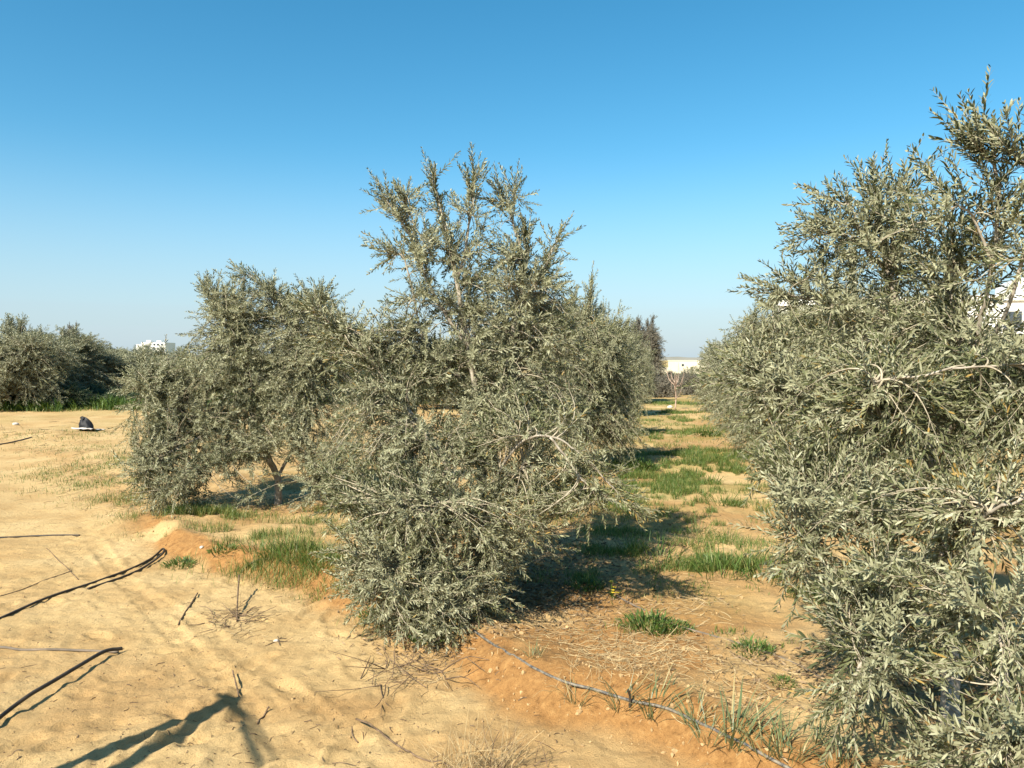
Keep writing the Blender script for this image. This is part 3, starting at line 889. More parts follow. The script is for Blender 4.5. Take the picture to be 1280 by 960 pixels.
# ------------------------------------------------------------------ blades of grass
def blades(r, pos, hgt, wid, lean, curve, az=None, tone=None):
    """curved tapering blades; all vectorised. returns V (n*7), tri, quad, tones"""
    n = len(pos)
    az = r.uniform(0, 2 * math.pi, n) if az is None else az
    d = np.stack([np.cos(az), np.sin(az), np.zeros(n)], 1); s = np.stack([-np.sin(az), np.cos(az), np.zeros(n)], 1)
    tw = r.normal(0, .5, n)[:, None]
    s = s * np.cos(tw) + d * np.sin(tw)
    rows = []
    for t, w in ((0, .7), (.4, 1.), (.75, .7), (1, 0)):
        ang = lean + curve * t
        p = pos + d * (np.sin(ang * .7) * hgt * t)[:, None] + np.array([0, 0, 1.]) * (np.cos(ang * .7) * hgt * t)[:, None]
        if w: rows += [p - s * (wid * w * .5)[:, None], p + s * (wid * w * .5)[:, None]]
        else: rows += [p]
    V = np.stack(rows, 1)
    b = np.arange(n)[:, None] * 7
    q = np.concatenate([b + np.array([[0, 1, 3, 2]]), b + np.array([[2, 3, 5, 4]])]); t3 = b + np.array([[4, 5, 6]])
    tone = r.random(n) if tone is None else tone
    return V.reshape(-1, 3), q, t3, np.repeat(tone, 7)


def tuft_mesh(r, kind):
    m = MB()
    if kind == 'grass':
        n = 70; rad = .09; h = r.uniform(.05, .15, n); w = r.uniform(.002, .0045, n); tn = r.beta(2, 3, n)
    elif kind == 'onion':
        n = 34; rad = .05; h = r.uniform(.09, .22, n); w = r.uniform(.0028, .0058, n); tn = np.where(r.random(n) < .2, .97, r.uniform(0, .75, n))
    else:  # leafy weed
        n = 260; rad = .13; h = r.uniform(.018, .07, n); w = r.uniform(.004, .011, n); tn = np.where(r.random(n) < .1, .85, r.uniform(0, .55, n))
    a = r.uniform(0, 2 * math.pi, n); q = rad * np.sqrt(r.random(n))
    pos = np.stack([np.cos(a) * q, np.sin(a) * q, np.full(n, -.004)], 1)
    lean = r.uniform(.05, .5, n) + q / rad * .5; cur = r.uniform(.1, 1.0, n) * (1.4 if kind == 'weed' else 1)
    if kind == 'weed': pos[:, 2] += r.uniform(0, .085, n) * (1 - q / rad * .8)
    V, Q, T, t = blades(r, pos, h, w, lean, cur, a + r.normal(0, .7, n), tn)
    m.add(V, Q, T, tone=t)
    return m


_gr = np.random.default_rng(77)
tmpl = {}


def plant(kind, px, py, s, label, cat, group, sz=None):
    p = G(px, py)
    v = (kind, _gr.integers(0, 3))
    nm = {'grass': 'grass_tuft', 'onion': 'onion_grass_tuft', 'weed': 'leafy_weed'}[kind]
    if v not in tmpl:
        o = tuft_mesh(np.random.default_rng(len(tmpl) + 40), kind).build(nm, M['onion'] if kind == 'onion' else M['grass'])
        tmpl[v] = o
    else:
        o = tmpl[v].copy(); COL.objects.link(o)
    o.location = tuple(p); o.rotation_euler = (0, 0, _gr.uniform(0, 6.28)); o.scale = (s, s, sz or s)
    tag(o, label, cat, group)
    return o


GO = 'thin tufts growing along the drip tape'
for a in [(722, 878, .75, 'thin sparse tuft just below the drip tape, left of the upright dark stub'),
          (778, 885, 1.0, 'tall drooping tuft on the drip tape at its upright dark stub'),
          (818, 893, 1.15, 'thick bright tuft just right of the upright dark stub on the drip tape'),
          (868, 905, .8, 'short tuft where the drip tape dips into the soil'),
          (886, 925, 1.0, 'bent tuft in front of the drip tape, left of the widest one'),
          (918, 928, 1.35, 'widest fountain-like tuft on the drip tape near the bottom of the photo'),
          (958, 940, 1.25, 'tall narrow tuft right of the widest one on the drip tape'),
          (985, 950, 1.0, 'last upright tuft at the lower end of the drip tape'),
          (1022, 928, .7, 'small single tuft on bare sand right of the drip tape'),
          (1050, 958, 1.0, 'narrow green tuft at the bottom edge right of the drip tape'),
          (668, 822, .55, 'tiny dry tuft above the upper end of the drip tape')]:
    plant('onion', a[0], a[1], a[2], a[3], 'grass tuft', GO)
GW = 'leafy weeds on the sandy soil'
for a in [(808, 785, 1.15, 'dark blue-green weed clump in the middle of the orange bank below the alley'),
          (842, 788, .8, 'brighter weed touching the right side of the dark clump on the orange bank'),
          (942, 815, .75, 'low round weed on the second drip line near the right tree'),
          (978, 855, .45, 'tiny lone weed on the orange bank near the right tree'),
          (735, 735, .9, 'green weed in the shade right of the centre tree foot'),
          (1010, 748, 1.0, 'dark leafy weed under the left side of the near right tree'),
          (478, 772, 1.0, 'dark weed at the front left foot of the centre tree'),
          (540, 800, .9, 'reddish green weed at the front foot of the centre tree'),
          (225, 708, .9, 'round bright green weed alone on the sand near the hose end'),
          (280, 690, .9, 'green weed above the dug edge left of the tall grass'),
          (800, 588, 2.0, 'bright green weed patch on the shaded side of the alley'),
          (885, 545, 2.0, 'green weed at the foot of the right row')]:
    plant('weed', a[0], a[1], a[2], a[3], 'weed', GW)
GG = 'grass tufts along the alley'
for a in [(822, 698, 2.0, 'large green tuft in the middle of the alley at the shadow edge'),
          (790, 690, 1.4, 'half-shaded tuft left of the large one in the alley'),
          (905, 720, 2.0, 'wide pale tuft on the right of the alley below the bare bank'),
          (955, 722, 2.1, 'tall pale tuft touching the near right tree skirt'),
          (872, 668, 1.5, 'small upright tuft in the centre of the alley above the large one'),
          (910, 672, 1.1, 'low tuft close to the right tree skirt'),
          (905, 632, 1.7, 'dark green tuft at the right side of the alley'),
          (884, 605, 1.7, 'narrow tuft on the right half of the alley'),
          (840, 600, 1.6, 'short tuft standing alone in the alley centre'),
          (355, 695, 1.7, 'tall grey-green tuft at the dug edge below the left tree'),
          (378, 700, 1.7, 'tall tuft right of the grey-green one at the dug edge'),
          (405, 712, 1.3, 'thin tuft at the dug edge nearest the centre tree'),
          (325, 690, 1.3, 'tuft left of the grey-green one at the dug edge')]:
    plant('grass', a[0], a[1], a[2], a[3], 'grass tuft', GG)

# yellow flowering weed
for (px, py, n, lb) in ((436, 632, 26, 'weed with a cluster of yellow flowers between the left and centre trees'), (766, 748, 7, 'small yellow flower on the orange bank right of the centre tree')):
    p = G(px, py); r = np.random.default_rng(px)
    root = empty('yellow_flower', p); tag(root, lb, 'flower')
    a = r.uniform(0, 6.28, n); q = .16 * np.sqrt(r.random(n)) * (1 if n > 10 else .4)
    tip = np.stack([np.cos(a) * q, np.sin(a) * q, r.uniform(.10, .24, n) * (1 if n > 10 else .4)], 1)
    st = MB()
    for t in tip: st.tube([t * np.array([.4, .4, 0]), t * np.array([.8, .8, .6]), t], .0015, 4, tone=.4)
    bl = blades(r, np.stack([np.cos(a) * q * .6, np.sin(a) * q * .6, q * 0], 1), np.full(n, .09), np.full(n, .01), np.full(n, .6), np.full(n, .6), tone=np.full(n, .3))
    st.add(bl[0], bl[1], bl[2], tone=bl[3])
    st.build('stem', M['grass'], root)
    for t in tip:
        pt = MB()
        b7 = blades(r, np.repeat(t[None], 6, 0), np.full(6, .017), np.full(6, .011), np.full(6, 1.2), np.full(6, .7), az=np.arange(6) * 1.047)
        pt.add(b7[0], b7[1], b7[2], tone=b7[3])
        pt.build('flower_head', M['flower'], root)

# ground cover: short grass in patches (px, py, half width m, half depth m, blades, height)
PATCH = [(255, 642, .6, .30, 7500, .11), (300, 668, .4, .3, 3800, .11), (345, 690, .55, .26, 2400, .17), (395, 705, .45, .25, 1500, .15), (380, 660, .8, .4, 3000, .11), (430, 640, .5, .4, 1800, .11),
         (225, 705, .14, .1, 500, .07), (315, 700, .2, .12, 500, .08), (430, 655, .4, .3, 900, .08), (480, 770, .15, .1, 350, .06), (420, 735, .3, .15, 500, .06),
         (820, 516, 1.7, .8, 2600, .10), (850, 525, 1.2, .6, 1200, .09), (790, 548, 1.2, .6, 1500, .10), (880, 575, 1.1, .7, 2400, .12), (860, 590, .9, .5, 1600, .10),
         (760, 585, .7, .8, 2600, .14), (740, 615, .6, .5, 1600, .12), (905, 600, .5, .5, 1200, .1), (830, 620, .8, .4, 1000, .08), (905, 635, .45, .35, 1400, .1),
         (870, 655, .45, .25, 700, .08), (820, 690, .3, .18, 900, .1), (760, 690, .4, .2, 700, .08), (905, 712, .42, .2, 1400, .1), (955, 715, .3, .2, 1100, .12), (880, 700, .3, .2, 500, .07),
         (720, 725, .3, .15, 450, .07), (700, 650, .5, .3, 700, .08), (810, 785, .2, .12, 400, .06), (870, 795, .3, .06, 250, .05), (940, 812, .2, .06, 220, .06),
         (825, 540, 1.6, 1.2, 3200, .09), (845, 568, 1.3, .8, 2600, .10), (800, 600, .9, .6, 2200, .11), (850, 612, 1.0, .5, 2200, .09), (890, 592, .7, .5, 2200, .12), (780, 640, .7, .5, 1500, .10), (850, 640, .8, .4, 1500, .08), (840, 505, 2.2, 1.5, 2600, .12), (800, 665, .6, .3, 900, .09), (835, 660, .9, .5, 900, .07), (800, 715, .6, .3, 500, .06), (860, 735, .6, .3, 450, .05), (900, 680, .5, .4, 700, .08), (845, 530, 2.0, 1.4, 1500, .08), (870, 560, 1.4, .8, 1200, .09), (410, 503, 2.4, .8, 2500, .22), (110, 500, 5, 1.2, 9000, .40), (200, 500, 3, 1.0, 3500, .35), (30, 513, 3, .6, 1600, .16), (90, 592, .9, .6, 1500, .06), (130, 605, .8, .6, 1800, .07), (165, 625, .6, .5, 1600, .07), (200, 640, .5, .4, 1200, .06), (60, 545, 2.4, 1.2, 1600, .07), (150, 575, 1.2, 1.2, 2600, .08), (215, 655, .4, .25, 600, .06),
         (60, 560, 1.6, .7, 500, .05), (130, 560, 1.2, .7, 600, .06), (480, 600, 1.2, .8, 1000, .08), (600, 560, 2.2, 1.4, 1800, .1), (430, 560, 1.2, 1.2, 900, .1), (850, 545, 1.0, 1.0, 700, .07)]
gr = np.random.default_rng(88)
gm = MB()
for px, py, ax, ay, n, h in PATCH:
    if px > 700 and 500 < py < 730: n = int(n * 2.6)
    c = G(px, py)
    u = gr.normal(0, .5, (n, 2))
    x = c[0] + u[:, 0] * ax; y = c[1] + u[:, 1] * ay
    keep = (vn(x * 2.6, y * 3.2, 70) * .7 + vn(x * 6, y * 6, 71) * .5 + vn(x * 16, y * 16, 72) * .3 > .81) if (500 < py < 730 and (px > 700 or px > 240)) else (vn(x * 5, y * 5, 71) + vn(x * 14, y * 14, 72) * .5 > .62)
    x, y = x[keep], y[keep]; n = len(x)
    far = max(1, c[1] / 7); dry = .3 if px < 222 and 540 < py < 660 else (.3 if px < 520 else .12)
    V, Q, T, t = blades(gr, np.stack([x, y, height(x, y) - .003], 1), gr.uniform(.35, 1.1, n) * h, gr.uniform(.002, .0045, n) * far ** .8, gr.uniform(0, .6, n), gr.uniform(0, 1.1, n), tone=np.where(gr.random(n) < dry, gr.uniform(.85, 1, n), gr.uniform(0, .8, n)))
    gm.add(V, Q, T, tone=t)
tag(gm.build('grass', M['grass']), 'short patchy green grass on the alley and around the tree feet', 'grass', kind='stuff')

# green crop strip before the wall
n = 9000
x = gr.uniform(9, 34, n); y = gr.uniform(66, 84, n)
cm = MB(); V, Q, T, t = blades(gr, np.stack([x, y, height(x, y)], 1), gr.uniform(.15, .35, n), gr.uniform(.05, .09, n), gr.uniform(0, .5, n), gr.uniform(0, .9, n), tone=gr.uniform(0, .5, n))
cm.add(V, Q, T, tone=t)
for (xa, xb, ya, yb, n, h) in ((-19, -9, 22.6, 26, 9000, .55), (-11, -2, 26, 30, 7000, .5)):
    x = gr.uniform(xa, xb, n); y = gr.uniform(ya, yb, n)
    kk = vn(x * .7, y * .7, 81) + .4 * vn(x * 3, y * 3, 82) > .55
    x, y = x[kk], y[kk]; n = len(x)
    V, Q, T, t = blades(gr, np.stack([x, y, height(x, y)], 1), gr.uniform(.5, 1.1, n) * h * (.5 + .8 * vn(x * .9, y * .9, 83)), gr.uniform(.015, .035, n), gr.uniform(0, .6, n), gr.uniform(0, 1., n), tone=gr.uniform(0, .45, n))
    cm.add(V, Q, T, tone=t)
tag(cm.build('crop_grass', M['grass']), 'green crop growing before the far pale wall and under the background olives', 'crop', kind='stuff')

# dry straw, fallen leaves, clods
def lying(r, px0, px1, py0, py1, n, l0, l1, w, mask=None):
    out = []
    for _ in range(n):
        out.append(G0(r.uniform(px0, px1), r.uniform(py0, py1)))
    return np.array(out)


sm = MB()
for (c, rx, ry, n) in [((790, 835), 90, 35, 520), ((720, 800), 80, 40, 300), ((860, 770), 60, 30, 160), ((640, 780), 50, 25, 160), ((950, 900), 80, 40, 220), ((420, 560), 60, 30, 300), ((290, 780), 50, 22, 130), ((520, 845), 60, 30, 90), ((870, 860), 80, 50, 180), ((820, 560), 80, 40, 300), ((860, 690), 100, 50, 300), ((100, 600), 90, 40, 420), ((160, 610), 60, 50, 380), ((60, 555), 90, 25, 200)]:
    for _ in range(n):
        p = G0(c[0] + gr.normal(0, rx * .5), min(1000, c[1] + gr.normal(0, ry * .5)))
        L = gr.uniform(.03, .12) * max(1, p[1] / 7); a = gr.uniform(0, 6.28); e = gr.uniform(-.05, .5) if gr.random() < .3 else 0
        d = np.array([math.cos(a), math.sin(a)])
        q = np.array(p) + d * L
        mid = np.array(p) + d * L * .5 + np.array([-d[1], d[0]]) * gr.normal(0, .12) * L
        hs = height(np.array([p[0], mid[0], q[0]]), np.array([p[1], mid[1], q[1]]))
        r0 = gr.uniform(.0008, .0016) * max(1, p[1] / 6)
        pts = np.array([[p[0], p[1], hs[0] + .002], [mid[0], mid[1], hs[1] + .003 + e * L * .5], [q[0], q[1], hs[2] + .002 + e * L]])
        sm.tube(pts, r0, 3, n=4, tone=gr.random())
tag(sm.build('dry_straw', M['straw']), 'pale dry straw strewn over the orange bank and alley', 'straw', kind='stuff')

dm = MB()
for _ in range(1300):
    p = G0(gr.uniform(-60, 720), 600 + 390 * gr.random() ** .7)
    if gr.random() > .35 + .9 * vn(np.array(p[0] * 2.5), np.array(p[1] * 2.5), 95): continue
    L = (.005 + .035 * gr.random() ** 2.5) * (1 + (gr.random() < .05) * 2); a = gr.uniform(0, 6.28); d = np.array([math.cos(a), math.sin(a)])
    q = np.array(p) + d * L; mid = np.array(p) + d * L * .5 + np.array([-d[1], d[0]]) * gr.normal(0, .08) * L
    hs_ = height(np.array([p[0], mid[0], q[0]]), np.array([p[1], mid[1], q[1]]))
    dm.tube(np.array([[p[0], p[1], hs_[0] + .001], [mid[0], mid[1], hs_[1] + .004], [q[0], q[1], hs_[2] + .002]]), gr.uniform(.0007, .0022), 3, n=4)
tag(dm.build('twig_debris', M['deadtwig']), 'bits of dead twig and bark scattered on the sandy track', 'twig bits', kind='stuff')
lm = MB()
def scatter_litter(cx, cy, sx, sy, n):
    x = cx + gr.normal(0, sx, n); y = cy + gr.normal(0, sy, n)
    L = gr.uniform(.025, .05, n); a = gr.uniform(0, 6.28, n); w = L * .2
    d = np.stack([np.cos(a), np.sin(a), gr.normal(0, .25, n)], 1) * L[:, None]
    s = np.stack([-np.sin(a), np.cos(a), gr.normal(0, .5, n)], 1) * w[:, None] * .5
    p = np.stack([x, y, height(x, y) + .006], 1)
    V = np.stack([p - d / 2, p + s, p + d / 2, p - s], 1).reshape(-1, 3)
    lm.add(V, np.arange(n)[:, None] * 4 + np.arange(4)[None, :], tone=np.repeat(gr.random(n), 4))
for (px, py, sx, sy, n) in [(640, 740, .35, .25, 4200), (690, 700, .4, .4, 3600), (740, 660, .5, .5, 1800), (560, 790, .25, .15, 700), (345, 632, .5, .4, 900), (1170, 860, .35, .3, 1300), (1080, 860, .3, .2, 500), (740, 770, .4, .2, 300), (1010, 830, .25, .2, 300)]:
    c = G(px, py); scatter_litter(c[0], c[1], sx, sy, n)
tag(lm.build('fallen_leaves', M['litter']), 'brown fallen olive leaves under the trees', 'leaf litter', kind='stuff')

ico_v = np.array([(0, 0, 1), (.894, 0, .447), (.276, .851, .447), (-.724, .526, .447), (-.724, -.526, .447), (.276, -.851, .447), (.724, .526, -.447), (-.276, .851, -.447), (-.894, 0, -.447), (-.276, -.851, -.447), (.724, -.526, -.447), (0, 0, -1)])
ico_f = np.array([(0, 1, 2), (0, 2, 3), (0, 3, 4), (0, 4, 5), (0, 5, 1), (1, 6, 2), (2, 7, 3), (3, 8, 4), (4, 9, 5), (5, 10, 1), (6, 7, 2), (7, 8, 3), (8, 9, 4), (9, 10, 5), (10, 6, 1), (6, 11, 7), (7, 11, 8), (8, 11, 9), (9, 11, 10), (10, 11, 6)])
km = MB()
n = 9000
px = gr.uniform(-60, 1150, n); py = 560 + 420 * gr.random(n) ** .8
xy = np.array([G0(a, b) for a, b in zip(px, py)])
sdd = edge_dist(xy[:, 0], xy[:, 1])
keep = gr.random(n) < (.14 + .8 * np.exp(-((sdd - .1) / .3) ** 2) + .3 * (sdd > 0) * (xy[:, 0] > -.3))
xy = xy[keep]; n = len(xy)
zz = height(xy[:, 0], xy[:, 1])
sz = (.0018 + .010 * gr.random(n) ** 6) * np.where(sdd[keep] > -.15, 1, .6)
for k in range(n):
    V = ico_v * (1 + gr.normal(0, .32, (12, 1))) * sz[k] * gr.uniform(.7, 1.3, 3) + np.array([xy[k, 0], xy[k, 1], zz[k] + sz[k] * .3])
    km.add(V, ico_f)
tag(km.build('soil_clods', plain('soil_clod', (.30, .19, .085), (.48, .33, .16), 40, .95, .3)), 'small crumbs and clods of sandy soil', 'soil clods', kind='stuff')

# ------------------------------------------------------------------ hoses and sticks on the ground
def ground_path(pxs, lift):
    out = []
    for k, p in enumerate(pxs):
        g = G(p[0], p[1]); g[2] += (p[2] if len(p) > 2 else lift); out.append(g)
    return np.array(out)


def drape(pxs, r, name, mat, label, cat, group=None, sides=7, n=60, sink=0):
    pts = resample(ground_path(pxs, 0), n)
    base_lift = np.array([p[2] if len(p) > 2 else 0 for p in pxs])
    lift = np.interp(np.linspace(0, 1, n), np.linspace(0, 1, len(pxs)), base_lift)
    z = height(pts[:, 0], pts[:, 1])
    kw = 2 * (n // 5) + 1; ker = np.hanning(kw + 2)[1:-1]; ker /= ker.sum()
    zs = np.convolve(np.pad(z, kw // 2, mode='edge'), ker, 'valid')
    pts[:, 2] = np.maximum(zs, z - r * 1.5) + r * .8 + lift - sink
    m = MB(); m.tube(pts, r, sides, n=n)
    o = m.build(name, mat, smooth=True)
    return tag(o, label, cat, group)


GH = 'irrigation hoses lying on the sandy track'
drape([(-60, 800), (0, 774), (60, 751), (120, 728), (165, 711), (190, 699), (203, 690, .02), (205, 693, .02), (196, 702, .01), (175, 714), (150, 724), (110, 737)], .0085, 'irrigation_hose', M['hose'],
      'long black hose from the left edge doubling back at its far tip', 'hose', GH, n=110)
drape([(-80, 962, .0), (0, 906, .02), (40, 880, .04), (90, 850, .04), (130, 824, .03), (152, 816, .015)], .010, 'irrigation_hose', M['hose'],
      'thick black hose at the lower left, raised off the sand up to its cut tip', 'hose', GH)
drape([(-60, 810), (0, 811), (30, 813), (80, 814), (148, 817)], .007, 'irrigation_hose', M['dusty'],
      'dusty grey hose meeting the tip of the thick black one at a sharp angle', 'hose', GH)
drape([(-80, 676), (0, 673), (45, 671), (100, 670)], .0075, 'irrigation_hose', M['hose'],
      'short straight black hose at the left edge, halfway up the sandy track', 'hose', GH)
drape([(-60, 562), (0, 556), (22, 552), (40, 547)], .012, 'irrigation_hose', M['hose'],
      'farthest black hose, a short piece at the left edge below the black bag', 'hose', GH)
drape([(-20, 752), (20, 740), (60, 724), (90, 714)], .003, 'dead_stick', M['deadtwig'], 'thin straight dead stick on the sand above the long doubled hose', 'stick')
drape([(58, 686), (72, 700), (86, 713), (98, 725)], .003, 'dead_stick', M['deadtwig'], 'thin pale stick crossing the end of the straight one above the doubled hose', 'stick')
tape = drape([(592, 792), (620, 808), (655, 828), (700, 850), (745, 866), (790, 879), (830, 888), (870, 905), (905, 922), (940, 938), (985, 962), (1040, 990)], .0068, 'drip_tape', None or plain('drip_tape_plastic', (.03, .036, .045), (.24, .205, .15), 45, .55, .2),
             'blue-grey speckled drip tape running down the orange bank from the centre tree', 'drip tape', n=120, sink=-.001)
e = MB(); p = G(787, 884)
e.tube([p + np.array([0, 0, -.02]), p + np.array([.0, -.01, .05]), p + np.array([-.01, -.02, .085])], .006, 7); e.build('emitter_stub', M['hose'], tape)
drape([(770, 745), (800, 760), (838, 778), (880, 792), (930, 808), (975, 822), (1030, 850)], .0065, 'drip_tape', M['dusty'], 'dust-covered second drip line crossing the bank towards the near right tree', 'drip tape', n=80, sink=.004)

drape([(291, 851, .05), (294, 860, .03), (299, 871, .0)], .004, 'dead_stick', M['deadtwig'], 'short dark stick standing at the tip of the shadow on the sand', 'stick', n=20)
drape([(445, 905, .02), (462, 915, .03), (490, 932, .01), (530, 950), (560, 962), (600, 975)], .004, 'dead_stick', M['deadtwig'], 'long curved dead stick at the bottom centre of the track', 'stick', n=40)
drape([(440, 909), (441, 920), (448, 930)], .003, 'dead_stick', M['deadtwig'], 'short dark stick at the upper end of the long curved one', 'stick', n=16)
drape([(223, 783), (230, 770), (238, 757), (247, 744, .01)], .005, 'dead_stick', M['deadtwig'], 'crooked brown stick left of the twig heap on the sand', 'stick', n=24)
drape([(306, 712), (315, 706), (325, 702), (338, 700)], .008, 'dead_stick', M['deadtwig'], 'thick dark stick lying on the dug edge below the tall grass', 'stick', n=24)
drape([(322, 906), (330, 897), (336, 890, .02)], .004, 'dead_stick', M['deadtwig'], 'small dark stick at the bottom left, right of the shadow', 'stick', n=16)


def heap(px, py, n, rad, hmax, lmin, lmax, mat, label, seed, rr=(.0014, .0038), name='twig_heap', cat='twigs', upright=0, gravity=1):
    r = np.random.default_rng(seed); p0 = G(px, py); m = MB()
    for _ in range(n):
        a = r.uniform(0, 6.28); q = rad * math.sqrt(r.random())
        st = np.array([p0[0] + math.cos(a) * q, p0[1] + math.sin(a) * q * .7, 0])
        st[2] = H(st[0], st[1]) + r.uniform(-.002, hmax * (1 - q / rad))
        az = r.uniform(0, 6.28); L = r.uniform(lmin, lmax)
        el = r.normal(upright, .25)
        d = np.array([math.cos(az) * math.cos(el), math.sin(az) * math.cos(el), math.sin(el)])
        pts = [st, st + d * L * .5 + r.normal(0, .06 * L, 3), st + d * L + r.normal(0, .08 * L, 3) - np.array([0, 0, .12 * L * max(0, upright)])]
        for q2 in pts:
            q2[2] = max(q2[2], H(q2[0], q2[1]) + .002)
        rad0 = r.uniform(*rr)
        m.tube(pts, [rad0, rad0 * .4], 4, n=6, tone=r.random())
        if r.random() < .5:
            b = pts[1]; e2 = b + d * L * .3 + r.normal(0, .2 * L, 3); e2[2] = max(e2[2], H(e2[0], e2[1]) + .002)
            m.tube([b, e2], [rad0 * .6, rad0 * .3], 3, n=4, tone=r.random())
    o = m.build(name, mat, origin=p0); o.location = tuple(p0)
    return tag(o, label, cat)


heap(292, 772, 46, .20, .03, .06, .22, M['deadtwig'], 'heap of brittle brown twigs around an upright dead stalk on the sand', 1)
st = drape([(296, 778), (297, 760, .05), (299, 742, .12)], .005, 'dead_stalk', M['deadtwig'], 'dead upright stalk rising from the twig heap on the sand', 'stalk', n=14)
heap(505, 848, 40, .24, .07, .10, .34, M['deadtwig'], 'loose tangle of bare dead twigs on the sand before the centre tree', 2, upright=.2)
heap(345, 803, 6, .012, .012, .06, .10, M['deadtwig'], 'tiny pile of dead twigs beside the white pebble on the sand', 4)
heap(596, 962, 120, .16, .02, .08, .24, M['straw'], 'clump of dry yellow grass at the bottom centre of the photo', 3, (.0009, .0016), 'dry_grass_clump', 'dry grass', upright=.9)
heap(625, 958, 9, .08, .0, .12, .26, M['deadtwig'], 'few thin dark stalks standing right of the dry yellow grass clump', 8, (.0012, .002), 'dead_stalk', 'stalk', upright=.9)
heap(680, 955, 7, .10, .0, .06, .14, M['deadtwig'], 'sparse dead twigs right of the dry grass at the bottom edge', 9, (.0012, .002), 'dead_stalk', 'stalk', upright=.7)
heap(800, 835, 60, .22, .0, .05, .13, M['straw'], 'sparse stand of dry upright straw on the orange bank above the drip tape', 6, (.0008, .0013), 'dry_grass_clump', 'dry grass', upright=.8)
heap(740, 850, 40, .20, .0, .05, .14, M['straw'], 'thin dry straw stalks growing at the drip tape, left of its dark stub', 7, (.0008, .0012), 'dry_grass_clump', 'dry grass', upright=.9)


def stone(px, py, s, mat, label, seed):
    r = np.random.default_rng(seed); p = G(px, py)
    # two rounds of midpoint subdivision give a pebble its shape
    V = ico_v.copy(); Fs = ico_f
    for _ in range(2):
        cache = {}; Vl = list(V); nf = []
        def mid(a, b):
            k = (min(a, b), max(a, b))
            if k not in cache:
                q = (Vl[a] + Vl[b]) / 2; cache[k] = len(Vl); Vl.append(q / np.linalg.norm(q))
            return cache[k]
        for a, b, c in Fs:
            x, y, z = mid(a, b), mid(b, c), mid(c, a)
            nf += [(a, x, z), (x, b, y), (z, y, c), (x, y, z)]
        V = np.array(Vl); Fs = np.array(nf)
    V = V * (1 + .35 * fbm(V[:, 0] * 1.5 + seed, V[:, 1] * 1.5 + V[:, 2], seed, 3))[:, None] * np.array([1, .8, .6]) * s
    m = MB(); m.add(V, Fs); o = m.build('pebble', mat, smooth=True)
    o.location = (p[0], p[1], p[2] + s * .3); o.rotation_euler = (0, 0, seed)
    return tag(o, label, 'pebble')


stone(345, 802, .016, M['stone'], 'small white pebble in the tiny pile of dead twigs on the sand', 1)
stone(252, 685, .02, M['stone'], 'pale pebble at the foot of the grass left of the dug edge', 2)
stone(838, 510, .09, M['paper'], 'white stone lying at the far end of the alley by the bare sapling', 3)
stone(20, 531, .06, M['paper'], 'pale stone on the far sand left of the black bag', 4)

# ------------------------------------------------------------------ black bag on a pale cloth
p = G(108, 538); p[2] = H(p[0], p[1])
r = np.random.default_rng(9)
th = np.linspace(0, 2 * math.pi, 36, endpoint=False); ph = np.linspace(0, 1, 14)
V = []
for f in ph:
    rad = .14 * (1 - f ** 2.2) ** .6 + .005
    for t in th:
        w = 1 + .16 * float(fbm(np.array(math.cos(t) * 2 + 5), np.array(math.sin(t) * 2 + f * 3), 7, 3)) + .04 * math.sin(t * 7 + f * 4)
        V.append((math.cos(t) * rad * w + .02 - .06 * f, math.sin(t) * rad * .8 * w, f * .26 * (1 + .12 * math.cos(t * 2))))
V = np.array(V); nn = 36
Q = [(a * nn + k, a * nn + (k + 1) % nn, (a + 1) * nn + (k + 1) % nn, (a + 1) * nn + k) for a in range(13) for k in range(nn)]
root = empty('plastic_bag', p); tag(root, 'crumpled black plastic bag standing on the far sand at the left', 'bag')
m = MB(); m.add(V, np.array(Q)); m.build('bag_body', M['bag'], root, smooth=True)
m = MB(); m.tube([(-.04, 0, .24), (-.09, .01, .275), (-.13, .0, .26)], [.035, .03, .012], 8, n=8); m.build('knot', M['bag'], root, smooth=True)
gx, gy = np.meshgrid(np.linspace(-.17, .30, 26), np.linspace(-.30, .2, 18))
gz = height((gx + p[0]).ravel(), (gy + p[1]).ravel()) - p[2] + .012 + .05 * np.abs(fbm(gx.ravel() * 4, gy.ravel() * 4, 5, 3)) + .06 * np.exp(-((gy.ravel() + .25) / .08) ** 2)
gx2 = gx.ravel() + .05 * fbm(gx.ravel() * 3, gy.ravel() * 3, 8, 2); gy2 = gy.ravel() + .1 * fbm(gx.ravel() * 3, gy.ravel() * 3, 9, 2)
i = np.arange(25)[None, :]; j = np.arange(17)[:, None]; b0 = j * 26 + i
Qc = np.stack([b0, b0 + 1, b0 + 27, b0 + 26], -1).reshape(-1, 4)
o = mk('sack_cloth', np.stack([gx2, gy2, gz], 1), [Qc], M['paper'], smooth=True); o.location = tuple(p)
tag(o, 'crumpled whitish sack cloth spread in front of the black bag', 'cloth')
sol = o.modifiers.new('thickness', 'SOLIDIFY'); sol.thickness = .004

# ------------------------------------------------------------------ bare sapling at the alley end
p = G(844, 512); r = np.random.default_rng(14)
sp = MB()
sp.tube([p, p + np.array([.02, 0, .4]), p + np.array([-.03, 0, .8])], [.022, .014], 7)
for k in range(16):
    f = r.uniform(.25, .95); a = r.uniform(0, 6.28); L = r.uniform(.35, .75)
    q = p + np.array([0, 0, .85 * f])
    sp.tube([q, q + np.array([math.cos(a) * L * .4, math.sin(a) * L * .4, L * .35]), q + np.array([math.cos(a) * L * .55, math.sin(a) * L * .55, L * .9])], [.010, .004], 5)
o = sp.build('bare_sapling', plain('pinkish_bark', (.34, .24, .18), (.5, .37, .28), 20, .8, .2), smooth=True, origin=p); o.location = tuple(p)
tag(o, 'leafless pinkish sapling standing alone at the far end of the alley', 'sapling')

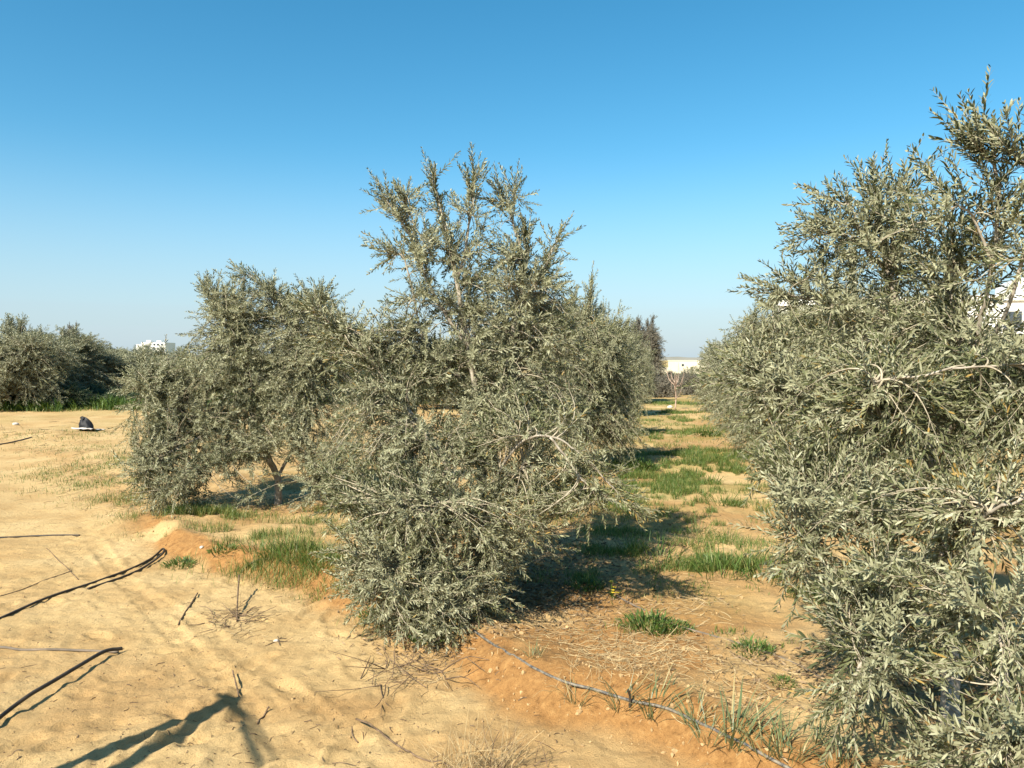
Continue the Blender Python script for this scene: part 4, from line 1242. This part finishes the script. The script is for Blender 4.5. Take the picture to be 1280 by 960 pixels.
# ------------------------------------------------------------------ unseen made-up post, added to cast the shadow across the lower left
AZ = math.radians(35); EL = math.radians(42)
d2 = np.array([math.sin(AZ), math.cos(AZ)])
tipg = G(296, 873)
Hp = 2.1
top = np.array([tipg[0] - d2[0] * Hp / math.tan(EL), tipg[1] - d2[1] * Hp / math.tan(EL), Hp + tipg[2]])
root = empty('shadow_caster_post', (top[0], top[1], 0))
tag(root, 'made-up wooden post with a leaning brace and canes outside the left edge, added to cast a shadow', 'post')
o0 = np.array([top[0], top[1], 0])
m = MB(); m.tube([np.array([0, 0, -.2]), np.array([.01, 0, 1.0]), top - o0], [.045, .036], 10); m.build('upright', M['wood'], root, smooth=True)
m = MB(); m.tube([np.array([.66, 0, -.1]), (top - o0) * .5 + np.array([.34, 0, -.05]), top - o0 + np.array([.02, 0, -.03])], [.045, .034], 10); m.build('brace', M['wood'], root, smooth=True)
for k in range(5):  # thin made-up rods, bunched so their cast shadow falls soft and mottled
    m = MB(); q = (k - 2) * .013; j = math.sin(k * 2.4) * .012
    m.tube([top - o0 + np.array([-.05 + j, .06, -.03 + j]), top - o0 + np.array([.13 + q * .9, -.24 + q * .5, j]), top - o0 + np.array([.33 + q * 1.3, -.60 + q, j * 2])], [.007, .005], 6); m.build('shadow_cane', M['wood'], root, smooth=True)

# ------------------------------------------------------------------ light
w = bpy.data.worlds.new('World'); sc.world = w; w.use_nodes = True
nt = w.node_tree
bg = nt.nodes['Background']
sky = nt.nodes.new('ShaderNodeTexSky'); sky.sky_type = 'NISHITA'; sky.sun_disc = False
sky.sun_elevation = EL
# the sun stands behind the camera to the left: travel direction of its light is (sin AZ, cos AZ)
sky.sun_rotation = math.pi + AZ
sky.altitude = 100; sky.air_density = 1.0; sky.dust_density = .6; sky.ozone_density = 2.5
hs = nt.nodes.new('ShaderNodeHueSaturation'); hs.inputs['Saturation'].default_value = 1.34; hs.inputs['Hue'].default_value = .481
nt.links.new(sky.outputs[0], hs.inputs['Color'])
# dusty grey-blue air low over the horizon
tcw = nt.nodes.new('ShaderNodeTexCoord'); sx = nt.nodes.new('ShaderNodeSeparateXYZ')
nt.links.new(tcw.outputs['Generated'], sx.inputs[0])
mr = nt.nodes.new('ShaderNodeMapRange'); mr.interpolation_type = 'SMOOTHSTEP'
mr.inputs['From Min'].default_value = -.02; mr.inputs['From Max'].default_value = .27
mr.inputs['To Min'].default_value = .85; mr.inputs['To Max'].default_value = 0
nt.links.new(sx.outputs['Z'], mr.inputs[0])
hz_ = mixc(nt, mr.outputs[0], hs.outputs[0], (2.9, 3.8, 4.5))
nt.links.new(hz_, bg.inputs[0]); bg.inputs[1].default_value = .088
sd_ = bpy.data.lights.new('sun', 'SUN'); sd_.energy = 5.0; sd_.angle = math.radians(.53); sd_.color = (1, .93, .80)
so = bpy.data.objects.new('sun', sd_); COL.objects.link(so)
dirv = Vector((d2[0] * math.cos(EL), d2[1] * math.cos(EL), -math.sin(EL)))
so.rotation_euler = dirv.to_track_quat('-Z', 'Y').to_euler(); so.location = (0, 0, 20)

sc.view_settings.view_transform = 'Standard'; sc.view_settings.look = 'None'
sc.view_settings.exposure = 1.0; sc.view_settings.gamma = 1; sc.view_settings.use_curve_mapping = False
sc.cycles.max_bounces = 6; sc.cycles.diffuse_bounces = 3; sc.cycles.transmission_bounces = 3; sc.cycles.glossy_bounces = 2
sc.cycles.use_denoising = True
